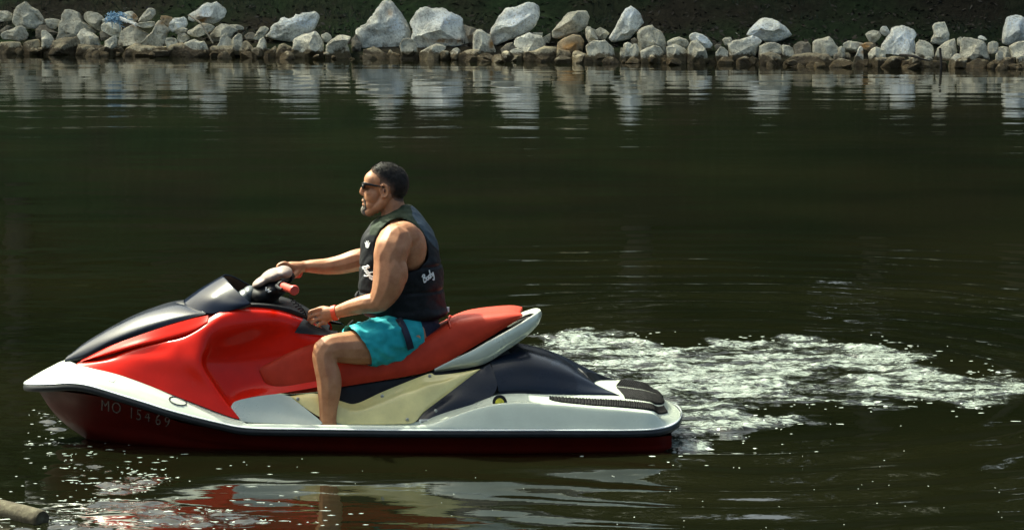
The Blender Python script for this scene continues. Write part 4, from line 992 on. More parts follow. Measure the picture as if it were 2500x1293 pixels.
# --- silver rear cowl with grab handle
D_GRAB = dense([
 [(1061,908,.215),(1105,902,.225),(1149,896,.232),(1190,884,.232),(1237,854,.222),(1281,824,.19),(1309,797,.125),(1317,785,.06),(1319,778,0)],
 [(1061,905.5,.228),(1105,894,.242),(1149,884,.25),(1190,869,.25),(1237,841,.24),(1281,811,.207),(1311,786,.135),(1321,772,.065),(1323,767,0)],
 [(1061,902,.23),(1105,881,.244),(1149,866,.25),(1190,845,.25),(1237,818,.24),(1278,793,.207),(1308,773,.135),(1319,764,.065),(1322,761,0)],
 [(1061,899,.222),(1105,877,.234),(1149,856,.238),(1190,833,.237),(1237,807,.225),(1275,785,.193),(1303,767,.122),(1315,760.5,.06),(1318,758.5,0)],
 [(1061,903,.20),(1105,884,.21),(1149,863,.213),(1190,840,.211),(1237,814,.198),(1270,795,.168),(1293,778,.105),(1302,771,.05),(1305,768,0)]], 80, 36)
shell('grab_rail', D_GRAB, SILVER, JS)
D_REC = dense([
 [(1061,906,.195),(1149,866,.205),(1190,843,.203),(1237,818,.19),(1268,799,.16),(1290,784,.1),(1302,776,0)],
 [(1061,900,0),(1149,860,0),(1190,836,0),(1230,806,0),(1255,792,0),(1275,782,0),(1300,775,0)]], 40, 8)
shell('rail_recess', D_REC, BLACKP, JS)
# --- footwell panels
D_FRONTP = dense([
 [(581,1021,.472),(600,1029,.475),(650,1032,.468),(720,1035,.458),(782,1036,.45)],
 [(569,1004,.452),(585,1003,.448),(635,1003,.43),(700,1007,.415),(781,1025,.435)],
 [(564,991,.436),(575,979,.428),(615,969,.402),(677,961,.368),(707,966,.36)]], 40, 24)
shell('footwell_panel', D_FRONTP, SILVER, JS, sides='tlr', split=True)
D_GOLD = dense([
 [(706,967,.345),(779,1016,.40),(832,1033,.405),(870,1035,.405),(920,1035,.405),(975,1034,.402),(1011,1030,.395),(1040,1001,.36),(1105,952,.31),(1172,901,.262)],
 [(706,966.6,.35),(777,1000,.385),(833,1018,.395),(870,1023,.396),(923,1017,.39),(980,1008,.382),(1020,999,.37),(1056,977,.345),(1110,940,.305),(1172,900.6,.264)],
 [(707,966.3,.35),(776,984,.37),(833,1001,.375),(870,1006,.378),(926,992,.365),(988,969,.345),(1030,953,.335),(1072,941,.318),(1116,926,.296),(1172,900.3,.264)],
 [(707,966.1,.345),(774,970,.35),(833,988,.352),(870,994,.352),(929,973,.33),(995,947,.306),(1040,931,.292),(1086,925,.286),(1124,914,.278),(1172,900,.262)],
 [(707,966,.335),(773,960,.33),(834,979,.33),(870,984,.33),(931,957,.302),(1002,928,.272),(1049,911,.258),(1066,915,.262),(1120,909,.262),(1172,899.5,.255)]], 90, 36)
gold = shell('side_panel', D_GOLD, GOLDISH, JS, sides='tb')
# footwell floor and gunwale inner wall
D_FLOOR = dense([
 [(560,1043,.535),(650,1047,.545),(850,1050,.555),(1000,1050,.56),(1100,1046,.555)],
 [(570,1052,.50),(650,1058,.505),(850,1060,.515),(1000,1060,.515),(1100,1056,.51)],
 [(580,1046,.44),(650,1052,.42),(850,1054,.42),(1000,1052,.42),(1100,1048,.42)],
 [(585,1020,.45),(650,1030,.44),(850,1030,.39),(1000,1028,.385),(1100,1020,.39)]], 50, 24)
shell('footwell_floor', D_FLOOR, WHITE_P, JS, split=True)
D_GUN = dense([
 [(590,1043,.548),(660,1046,.558),(750,1048,.568),(850,1050,.576),(1000,1051,.582),(1030,1051,.583)],
 [(590,1038,.541),(660,1041,.552),(750,1042,.562),(850,1043,.57),(1000,1044,.577),(1030,1043,.577)],
 [(590,1033,.528),(660,1034,.54),(750,1036,.55),(850,1037,.556),(1000,1038,.562),(1030,1036,.56)],
 [(590,1034,.51),(660,1036,.52),(750,1038,.53),(850,1039,.535),(1000,1040,.54),(1030,1038,.54)],
 [(590,1046,.50),(660,1050,.512),(750,1052,.52),(850,1052,.525),(1000,1052,.53),(1030,1050,.53)]], 60, 24)
shell('gunwale', D_GUN, WHITE_P, JS, split=True)
# --- rear deck
REAR = [
 [(1025,1051,.583),(1060,1051,.584),(1103,1051,.584),(1150,1051,.584),(1206,1051,.584),(1260,1051,.583),(1338,1051,.582),(1441,1051,.573),(1520,1051,.553),(1588,1049,.518),(1628,1042,.44),(1655,1026,.27),(1662,1006,0)],
 [(1025,1044,.578),(1060,1042,.578),(1103,1040,.577),(1150,1038,.576),(1206,1037,.575),(1260,1037,.574),(1338,1037,.573),(1441,1039,.563),(1520,1040,.544),(1588,1040,.508),(1625,1036,.428),(1651,1022,.262),(1658,1003,0)],
 [(1025,1038,.568),(1060,1033,.562),(1103,1020,.553),(1150,1005,.544),(1206,993,.538),(1260,989,.535),(1338,991,.534),(1441,998,.525),(1520,1004,.51),(1588,1012,.478),(1618,1022,.41),(1642,1015,.25),(1649,998,0)],
 [(1025,1037,.556),(1060,1031,.55),(1103,1016,.538),(1150,1000,.527),(1206,986.5,.518),(1260,982.5,.514),(1338,985,.513),(1441,992,.503),(1520,998,.488),(1588,1005,.458),(1612,1014,.39),(1634,1009,.24),(1641,994,0)],
 [(1025,1039,.535),(1060,1033,.525),(1103,1016,.505),(1150,998,.485),(1206,984,.465),(1260,979,.455),(1338,980,.452),(1441,984,.443),(1520,988,.432),(1588,995,.41),(1606,1004,.355),(1626,1000,.22),(1633,986,0)],
 [(1025,1034,.42),(1060,1016,.40),(1103,1000,.375),(1150,985,.355),(1206,964,.34),(1260,958,.335),(1338,960,.325),(1441,963,.305),(1520,967,.29),(1578,974,.28),(1600,981,.24),(1616,981,.16),(1622,974,0)],
 [(1025,990,0),(1060,980,0),(1103,968,0),(1150,956,0),(1206,942,0),(1260,937,0),(1338,938,0),(1441,940,0),(1500,943,0),(1560,950,0),(1590,957,0),(1610,963,0),(1616,967,0)]]
D_REAR = dense(REAR, 130, 70)
rear = shell('rear_deck', D_REAR, WHITE_P, JS)
# ribbed black mats: real ridges on the deck surface
def mat_patch(name, u0, u1, v0, v1, nribs, taper=None, lift=0.008):
    nu, nv = 16 * 14, 10
    R_ = np.asarray(REAR, float); uu = np.linspace(u0, u1, nu)
    A = cr(np.swapaxes(R_, 0, 1), uu)
    rows = []
    for s in np.linspace(0, 1, nv):
        vv = v0 + (v1 - v0) * s if taper is None else taper(uu, s)
        B = np.stack([cr(A[i], np.array([vv[i] if np.ndim(vv) else vv]))[0] for i in range(nu)])
        rows.append(B)
    D = np.stack(rows); W = P(D[..., 0], D[..., 1], -np.maximum(D[..., 2], 0))
    ph = (np.arange(nu) * nribs / nu) % 1.0
    z = lift * 0.45 + lift * 0.55 * (ph < 0.62)
    edge = np.ones((nv, nu)); edge[0] = edge[-1] = -0.4; edge[:, 0] = edge[:, -1] = -0.4
    W[..., 2] += np.where(edge > 0, z[None, :], -0.004)
    V = W.reshape(-1, 3); V2 = V.copy(); V2[:, 1] *= -1; F = grid_faces(nv, nu); n = len(V)
    if v1 >= 6: # centre mat runs across
        return build(name, np.concatenate([V, V2]), F + [tuple(n + i for i in reversed(f)) for f in F], MAT, JS, sharp=25)
    build(name, V, F, MAT, JS, sharp=25); build(name, V2, [tuple(reversed(f)) for f in F], MAT, JS, sharp=25)
def tp(u, s):
    w = np.clip((u - 6.0) / 1.4, 0, 1) ** .5
    lo = 4.55 - 1.35 * w * np.ones_like(u); lo = np.maximum(lo, 3.35); hi = 4.62 + 0.0 * u
    return lo + (hi - lo) * s
mat_patch('side_mat', 6.02, 11.0, 3.3, 4.6, 64, tp)
mat_patch('centre_mat', 8.05, 11.7, 4.68, 6.0, 44)
# --- navy panels
D_DIAG = dense([
 [(1014,1029,.388),(1040,1003,.362),(1080,972,.33),(1125,937,.298),(1162,908,.268),(1176,897,.252)],
 [(1050,1022,.405),(1072,1002,.385),(1110,976,.358),(1152,950,.328),(1180,920,.295),(1186,893,.26)],
 [(1102,1016,.405),(1128,1001,.392),(1165,980,.375),(1205,962,.358),(1214,925,.318),(1196,887,.252)]], 40, 20)
shell('rear_side_panel', D_DIAG, NAVY, JS, sides='btlr', split=True)
D_COVER = dense([
 [(1218,961,.352),(1300,961,.35),(1370,962,.338),(1440,964,.318),(1501,963,.285)],
 [(1216,948,.348),(1295,945,.345),(1366,949,.326),(1439,956,.306),(1501,960,.282)],
 [(1211,925,.322),(1288,918,.308),(1358,926,.292),(1432,942,.276),(1494,956,.262)],
 [(1204,902,.288),(1275,887,.262),(1348,899,.25),(1418,922,.242),(1478,949,.24)],
 [(1197,884,.238),(1258,862,.19),(1332,877,.19),(1398,905,.20),(1456,938,.21)],
 [(1190,872,.12),(1250,851,.10),(1324,865,.11),(1388,890,.12),(1440,925,.13)],
 [(1186,868,0),(1247,847,0),(1320,861,0),(1382,881,0),(1430,909,0)]], 70, 50)
shell('engine_cover', D_COVER, NAVY, JS, sides='bl')
e = D_COVER[:, -1]; low = np.array([hw for hw in e[:, 2]])
e2 = e.copy(); e2[:, 0] += 14; e2[:, 1] = np.interp(e[:, 2], [0, .13, .21, .285], [938, 948, 956, 966])
shell('cover_rear_face', np.stack([e, e2]), BLACKP, JS)
# air slot on top of the cover
MB().tube([P(1412,899,-.06), P(1424,910,-.09), P(1436,922,-.12)], [.004, .008, .004], n=8).build('cover_slot', BLACKP, JS)
# lanyard ring / tow eye on the platform
MB().ball(P(1560, 957, -.02), (.035, .035, .012), 3).build('tow_cleat', CHROME, JS)
# --- small fittings
def disc(name, px, py, D, r, mat, parent, h=.006, n=16):
    hw = hw_at(D, px, py); c = P(px, py, -hw); c2 = P(px, py, -hw - h)
    V = []; 
    for rr, y in ((r, c[1] + .01), (r, c2[1]), (r * .75, c2[1] - .002)):
        for k in range(n):
            a = 2 * math.pi * k / n; V.append((c[0] + rr * math.cos(a), y, c[2] + rr * math.sin(a)))
    F = grid_faces(3, n, 0, True) + [tuple(2 * n + i for i in range(n))]
    return build(name, V, F, mat, parent)
for px, py in ((727,973),(933,966),(1049,917),(994,1023)): disc('screw', px, py, D_GOLD, .0085, CHROME, JS)
disc('screw', 1064, 1002, D_DIAG, .0085, CHROME, JS)
cap = disc('drain_cap', 1220, 981, D_REAR, .036, BLACKP, JS, .012, 24); disc('cap_centre', 1220, 981, D_REAR, .022, YELLOW, cap, .017, 20)
def decal(name, pts, D, mat, parent, lift=.004, hwf=None):
    V = []
    for px, py in pts:
        h = hwf(px, py) if hwf else hw_at(D, px, py)
        V.append(P(px, py, -h - lift))
    return build(name, V, [tuple(range(len(V)))], mat, parent, smooth=False, weld=False, recalc=False)
def quad_decal(name, quad, D, mat, parent, nu=6, nv=4, lift=.004):
    q = np.asarray(quad, float); V = []
    for j in range(nv + 1):
        for i in range(nu + 1):
            u, v = i / nu, j / nv; p = (1 - v) * ((1 - u) * q[0] + u * q[1]) + v * ((1 - u) * q[3] + u * q[2])
            V.append(P(p[0], p[1], -hw_at(D, *p) - lift))
    return build(name, V, grid_faces(nv + 1, nu + 1), mat, parent, weld=False)
lb = quad_decal('paper_label', [(240,916),(252,908),(292,916),(276,932)], D_FORE, PAPER, JS)
# oval badge outline
ov = MB(); n = 40; pts = []
for k in range(n + 1):
    a = 2 * math.pi * k / n; px, py = 434 + 21 * math.cos(a) + 2 * math.sin(a), 978 + 9.5 * math.sin(a) + 4 * math.cos(a); pts.append(P(px, py, -hw_at(D_FORE, px, py) - .003))
ov.tube(pts, .003, n=6, per=1); ov.build('oval_badge', BLACKINK, JS)
wl = quad_decal('warning_label', [(1024,1023),(1078,1022),(1077,1033),(1022,1034)], D_DIAG, PAPER, JS, lift=.02)
for k, (a, b_) in enumerate(((1025.5, 1026), (1029, 1030))):
    quad_decal('label_line', [(1028,a),(1074,a-.6),(1074,a+1.0),(1028,a+1.6)], D_DIAG, BLACKINK, wl, lift=.024)
# text: flat lettering wrapped on the surface it is printed on
def glyph(name, body, px, py, hpx, rot, shear, hwf, mat, parent, lift=.004, wscale=1.0):
    cu = bpy.data.curves.new('text', 'FONT'); cu.body = body; cu.size = 1.0; cu.align_x = 'CENTER'; cu.align_y = 'CENTER'; cu.offset = 0.0
    tob = bpy.data.objects.new('text', cu); COL.objects.link(tob)
    dg = bpy.context.evaluated_depsgraph_get(); tm = bpy.data.meshes.new_from_object(tob.evaluated_get(dg))
    bpy.data.objects.remove(tob)
    bm = bmesh.new(); bm.from_mesh(tm); bmesh.ops.triangulate(bm, faces=bm.faces); bmesh.ops.subdivide_edges(bm, edges=[e for e in bm.edges if e.calc_length() > .3], cuts=1); bmesh.ops.triangulate(bm, faces=bm.faces)
    ca, sa = math.cos(R(rot)), math.sin(R(rot))
    for v in bm.verts:
        x = (v.co.x * wscale + shear * v.co.y) * hpx / 0.72; y = v.co.y * hpx / 0.72
        qx, qy = px + x * ca + y * sa, py + x * sa - y * ca
        v.co = P(qx, qy, -hwf(qx, qy) - lift)
    bm.to_mesh(tm); bm.free()
    return link_mesh(name, tm, mat, parent)
for ch, px, py in (('M',257,991),('O',284,996),('1',321,1009),('5',339,1013),('4',360,1017),('6',386,1025),('9',408,1030)):
    glyph('registration_character', ch, px, py, 27, 8, -0.12, lambda a, b: hw_at(D_HULL, a, b), SILVERINK, hull, .003, 0.8)

# ================================================================== THE RIDER
MAN = empty('person', (-0.55, 0, 0.55))
tag(MAN, 'man in black life vest, turquoise shorts and dark sunglasses riding the red jet ski', 'person')
def skin_material():
    m, nt, b = mat_new('skin')
    tc = N(nt, 'ShaderNodeTexCoord'); n1 = N(nt, 'ShaderNodeTexNoise', i_Scale=14.0, i_Detail=8.0, i_Roughness=0.65); nt.links.new(tc.outputs['Object'], n1.inputs['Vector'])
    r1 = ramp(nt, n1.outputs['Fac'], [(0.3, (0.27, 0.105, 0.048)), (0.5, (0.37, 0.165, 0.080)), (0.72, (0.45, 0.225, 0.120))])
    nt.links.new(r1.outputs[0], b.inputs['Base Color']); b.inputs['Roughness'].default_value = 0.48; b.inputs['Specular IOR Level'].default_value = 0.4
    b.inputs['Subsurface Weight'].default_value = 0.12; b.inputs['Subsurface Radius'].default_value = (0.02, 0.008, 0.004); b.inputs['Subsurface Scale'].default_value = 0.5
    n2 = N(nt, 'ShaderNodeTexNoise', i_Scale=170.0, i_Detail=3.0); nt.links.new(tc.outputs['Object'], n2.inputs['Vector'])
    bp = N(nt, 'ShaderNodeBump', i_Strength=0.6, i_Distance=0.0012); nt.links.new(n2.outputs['Fac'], bp.inputs['Height']); nt.links.new(bp.outputs[0], b.inputs['Normal'])
    return m
SKIN = skin_material()
def hair_material():
    m = paint('dark_hair', (0.012, 0.0095, 0.0075), 0.6, spec=0.25, var=0.4, scale=60, bump=0.002, bscale=220); nt = m.node_tree; b = nt.nodes['Principled BSDF']
    src = b.inputs['Base Color'].links[0].from_socket; at = N(nt, 'ShaderNodeAttribute', attribute_name='hair_cover')
    nt.links.new(mix(nt, at.outputs['Fac'], (0.20, 0.11, 0.07), src), b.inputs['Base Color']); return m
HAIRM = hair_material()
TUFTM = paint('dark_hair', (0.012, 0.0095, 0.0075), 0.6, spec=0.25, var=0.4, scale=60, bump=0.002, bscale=220)
BEARD = paint('grey_beard', (0.15, 0.132, 0.11), 0.75, spec=0.15, var=0.5, scale=70, bump=0.003, bscale=260)
STUBBLE = paint('stubble', (0.20, 0.12, 0.085), 0.7, var=0.2, scale=60)
VESTM = paint('vest_neoprene', (0.007, 0.009, 0.012), 0.55, spec=0.2, var=0.3, scale=16, bump=0.0025, bscale=40)
YOKEM = paint('vest_yoke', (0.022, 0.034, 0.020), 0.75, spec=0.2, var=0.3, scale=16, bump=0.0015, bscale=60)
VESTRIM = paint('vest_sky_rim', (0.035, 0.058, 0.080), 0.5, spec=0.3, var=0.25, scale=14, bump=0.002, bscale=40)  # vest cloth with the bluish sky light on its back painted in
TURQ = paint('turquoise_cloth', (0.020, 0.33, 0.37), 0.75, var=0.18, scale=9, bump=0.0015, bscale=200)
NAVYC = paint('navy_cloth', (0.006, 0.010, 0.030), 0.8, var=0.25, scale=12, bump=0.0015, bscale=120)
GLASSB = paint('sunglass_black', (0.006, 0.006, 0.007), 0.12, var=0.1)
BANDM = paint('wristband_red', (0.70, 0.07, 0.025), 0.5, var=0.1)

B = MB()
# head: skull, brow, cheeks, jaw, nose, mouth
B.ball(P(949, 449, 0), (.105, .078, .098), 3)
B.ball(P(940, 440, 0), (.092, .076, .088), 3)
B.ball(P(912, 442, 0), (.050, .062, .055), 3)             # forehead
B.ball(P(900, 449, 0), (.027, .058, .018), 3)             # brow ridge
B.ball(P(914, 478, 0), (.054, .067, .060), 3)             # face
B.ball(P(910, 498, 0), (.044, .056, .046), 3)             # mouth region
for s in (-1, 1):
    B.ball(P(905, 472, s * .040), (.026, .022, .024), 2)   # cheekbones
    chain(B, [(946, 478, s * .050, .027), (925, 503, s * .040, .028), (902, 517, s * .018, .026)])
B.ball(P(898, 515, 0), (.030, .032, .028), 3)             # chin
chain(B, [(893, 452, 0, .012, .011, .012), (886, 462, 0, .014, .012, .013), (884.5, 470, 0, .015, .016, .012), (888, 474, 0, .012, .020, .009)])
B.ball(P(890, 489, 0), (.016, .026, .010), 2)             # upper lip
B.ball(P(891, 499, 0), (.016, .023, .009), 2)             # lower lip
for s in (-1, 1):                                          # ears: helix ring, lobe
    for k in range(16):
        a = 2 * math.pi * k / 16
        B.ball(P(938 + 9.5 * math.cos(a) + 1.5 * math.sin(a), 466 + 15 * math.sin(a), s * (.084 + .006 * math.cos(a))), (.0065, .006, .0065), 2)
    B.ball(P(941, 468, s * .079), (.014, .008, .024), 2); B.ball(P(934, 481, s * .082), (.009, .007, .010), 2)
# neck and trunk
chain(B, [(955, 492, 0, .066, .062, .05), (962, 520, 0, .070, .068, .05), (970, 548, 0, .085, .10, .05)])
chain(B, [(975, 575, 0, .13, .165, .07), (980, 630, 0, .15, .165, .10), (985, 700, 0, .155, .15, .10), (995, 770, 0, .145, .155, .10), (1000, 815, 0, .14, .165, .09)], per=6, sub=3)
chain(B, [(962, 535, 0, .05, .05, .05), (968, 560, -.10, .06), (966, 590, -.19, .08)]); chain(B, [(962, 535, 0, .05, .05, .05), (968, 560, .10, .06), (966, 590, .19, .08)])
# near (left) arm: deltoid, upper arm, elbow, forearm
B.ball(P(1003, 606, -.165), (.082, .060, .118), 3); B.ball(P(985, 580, -.18), (.090, .065, .085), 3)
chain(B, [(966, 586, -.215, .088), (956, 612, -.245, .093), (952, 640, -.262, .086), (953, 664, -.27, .091), (947, 694, -.285, .082), (935, 722, -.29, .067), (922, 737, -.285, .056), (896, 741, -.27, .049), (866, 748, -.235, .043), (840, 756, -.205, .037), (822, 762, -.185, .034, .027, .031)])
# near hand: palm, four curled fingers, thumb
B.ball(P(972, 660, -.285), (.050, .040, .085), 3, Matrix.Rotation(R(-10), 3, 'Y')); B.ball(P(934, 655, -.285), (.042, .042, .075), 3); B.ball(P(905, 742, -.275), (.062, .046, .044), 3)
chain(B, [(822, 763, -.185, .033, .024, .030), (806, 766, -.175, .036, .022, .038), (788, 770, -.165, .033, .022, .042)])
for k, (kx, ky, mx, my, ex, ey, yy) in enumerate(((774, 755, 755, 763, 758, 781, -.174), (775, 766, 754, 777, 762, 793, -.177), (779, 777, 761, 790, 773, 803, -.177), (787, 788, 773, 801, 787, 811, -.172))):
    chain(B, [(kx + 8, ky, yy + .004, .0115), (kx - 3, ky + 1, yy - .012, .0100), (mx, my, yy - .012, .0090), (ex, ey, yy + .004, .0082), (ex + 10, ey - 2, yy + .018, .0080)], per=7)
chain(B, [(806, 756, -.150, .015), (790, 752, -.135, .013), (775, 755, -.128, .0115), (764, 760, -.128, .0095)], per=7)
# far (right) arm reaching to the bar
chain(B, [(962, 580, .19, .080), (942, 602, .25, .078), (918, 622, .305, .068), (896, 632, .335, .062), (870, 635, .335, .059), (838, 644, .33, .053), (800, 650, .325, .044), (765, 650, .315, .036), (741, 650, .315, .031, .026, .029)])
chain(B, [(741, 650, .312, .030, .024, .027), (727, 654, .300, .034, .036, .034), (710, 650, .292, .028, .044, .026)])
for k, yy in enumerate((.254, .278, .302, .325)):
    g = 2 * k - 3; chain(B, [(708, 648, yy, .0108), (695 - (1.5 - abs(k - 1.5)), 642, yy, .0102), (681 - (1.5 - abs(k - 1.5)) * 2, 648, yy, .0094), (679, 659, yy, .0088), (686, 668, yy, .0085)], per=7)
chain(B, [(728, 662, .275, .017), (720, 671, .255, .015), (708, 677, .243, .013), (697, 678, .236, .011)], per=7)
# legs
for s, yo in ((-1, 0), (1, 0)):
    chain(B, [(1000, 822, s * .12, .105), (950, 838, s * .185, .100), (895, 846, s * .26, .094), (845, 848, s * .325, .082), (803, 851, s * .375, .070, .064, .070), (793, 866, s * .385, .066, .062, .066), (795, 892, s * .392, .062), (803, 925, s * .398, .066), (804, 955, s * .402, .061), (802, 990, s * .408, .050), (801, 1022, s * .412, .044), (804, 1044, s * .415, .043)], per=9)
    chain(B, [(818, 1062, s * .415, .036, .034, .030), (790, 1064, s * .418, .038, .040, .028), (755, 1068, s * .422, .030, .044, .020), (735, 1070, s * .424, .022, .042, .014)])
body = fuse('body', B, SKIN, MAN, 0.0042, 2)

# hair: cropped cap over the skull, plus short tufts for the fuzzy outline
def hair_region(px, py):
    poly = [(908, 419), (902, 408), (915, 393), (945, 386), (985, 395), (1010, 430), (1010, 470), (1000, 494), (978, 496), (962, 490), (952, 478), (949, 456), (937, 446), (931, 452), (927, 462), (923, 450), (925, 434), (918, 425)]
    return sdf_poly(poly, px, py)
def make_hair():
    """cropped hair grown off the head's own surface"""
    rs = np.random.RandomState(2); me = body.data; n = len(me.vertices)
    co = np.empty(n * 3); me.vertices.foreach_get('co', co); co = co.reshape(-1, 3) + np.array(MAN.location)
    nr = np.empty(n * 3); me.vertices.foreach_get('normal', nr); nr = nr.reshape(-1, 3)
    px, py = inv0(co[:, 0], co[:, 2]); sd = hair_region(px, py)
    sd = np.where(np.abs(co[:, 1]) > .081, np.where(px < 950, 9, sd), sd)
    nz = np.array([mnoise.fractal(Vector(v) * 38, 1.0, 2.0, 3) if d < 8 else 0 for v, d in zip(co, sd)])
    th = sstep(3, -12, sd); top = np.clip((co[:, 2] - P(0, 440, 0)[2]) / .09, 0, 1)
    pos = co + nr * ((-.001 + th * (.0022 + .0058 * top) * (1 + .5 * nz)))[:, None]
    F = [tuple(p.vertices) for p in me.polygons if all(sd[i] < 4 for i in p.vertices)]
    used = sorted({i for f in F for i in f}); mp = {o: k for k, o in enumerate(used)}
    ob = build('hair', pos[used], [tuple(mp[i] for i in f) for f in F], HAIRM, MAN, weld=False, recalc=False, sharp=0)
    at = ob.data.attributes.new('hair_cover', 'FLOAT', 'POINT'); at.data.foreach_set('value', np.clip(sstep(3, -20, sd + 5 * nz) + .5 * top, 0, 1)[used].astype(np.float32))
    tv = []; tf = []; cand = [i for i in used if sd[i] < 0]
    for k in range(7000):
        i = cand[rs.randint(len(cand))]; n_ = nr[i]; p = pos[i] + rs.normal(0, .0018, 3)
        L = rs.uniform(.003, .008) * (0.25 + 1.0 * top[i]) * (.3 + .7 * th[i]); lean = np.array([-.35, 0, .10]) + rs.normal(0, .35, 3)
        d = n_ + lean * .7; d /= np.linalg.norm(d); s = np.cross(d, rs.normal(size=3)); s /= np.linalg.norm(s); w = .0010
        j = len(tv); tv += [p - s * w - n_ * .002, p + s * w - n_ * .002, p + d * L]; tf.append((j, j + 1, j + 2))
    build('hair_tuft', tv, tf, TUFTM, ob, weld=False, recalc=False, smooth=False)['kind'] = 'stuff'
make_hair()
# goatee
g = MB(); chain(g, [(888, 505, 0, .010, .018, .008), (887.5, 512, 0, .015, .027, .012), (891, 519, 0, .018, .030, .012), (900, 524, 0, .020, .032, .010)])
for s in (-1, 1): chain(g, [(888, 484, s * .006, .007, .012, .005), (890, 489, s * .022, .006, .008, .006), (893, 500, s * .029, .006, .007, .008), (892, 510, s * .027, .008)])
fuse('goatee', g, BEARD, MAN, 0.0032, 3)
# sunglasses
SG = None
fr = MB()
for s in (-1, 1):
    chain(fr, [(938, 457, s * .083, .0035, .002, .005), (915, 453, s * .081, .0035, .002, .0065), (895, 449, s * .072, .005, .004, .008), (888, 448, s * .060, .005, .006, .009)], per=14)
chain(fr, [(888, 448, -.060, .004, .006, .005), (883.5, 448, -.03, .004, .01, .005), (882, 450, 0, .004, .01, .004), (883.5, 448, .03, .004, .01, .005), (888, 448, .060, .004, .006, .005)], per=10)
SG = fuse('sunglasses', fr, GLASSB, MAN, 0.0022, 1)
for s in (-1, 1):
    ln = MB(); ln.ball(P(887.5, 455, s * .036), (.010, .029, .019), 3); ln.build('lens', GLASSB, SG)
# dark ball painting the shade into each ear's hollow
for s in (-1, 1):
    MB().ball(P(939, 466, s * .0865), (.0055, .003, .011), 2).build('ear_hollow_shade', paint('ear_shade', (0.10, 0.035, 0.02), 0.7), body)
# wristband
t = np.linspace(0, 2 * np.pi, 40); c = P(818, 763, -.183); ax = P(806, 766, -.175) - c; ax /= np.linalg.norm(ax); u = np.cross(ax, (0, 1, 0)); u /= np.linalg.norm(u); v = np.cross(ax, u)
V = []
for off_, r in ((-.013, .0335), (-.012, .0365), (.012, .0365), (.013, .0335)):
    for a in t[:-1]: V.append(c + ax * off_ + 1.06 * r * math.cos(a) * u + r * .94 * math.sin(a) * v)
build('wristband', V, grid_faces(4, 39, 0, True), BANDM, MAN)

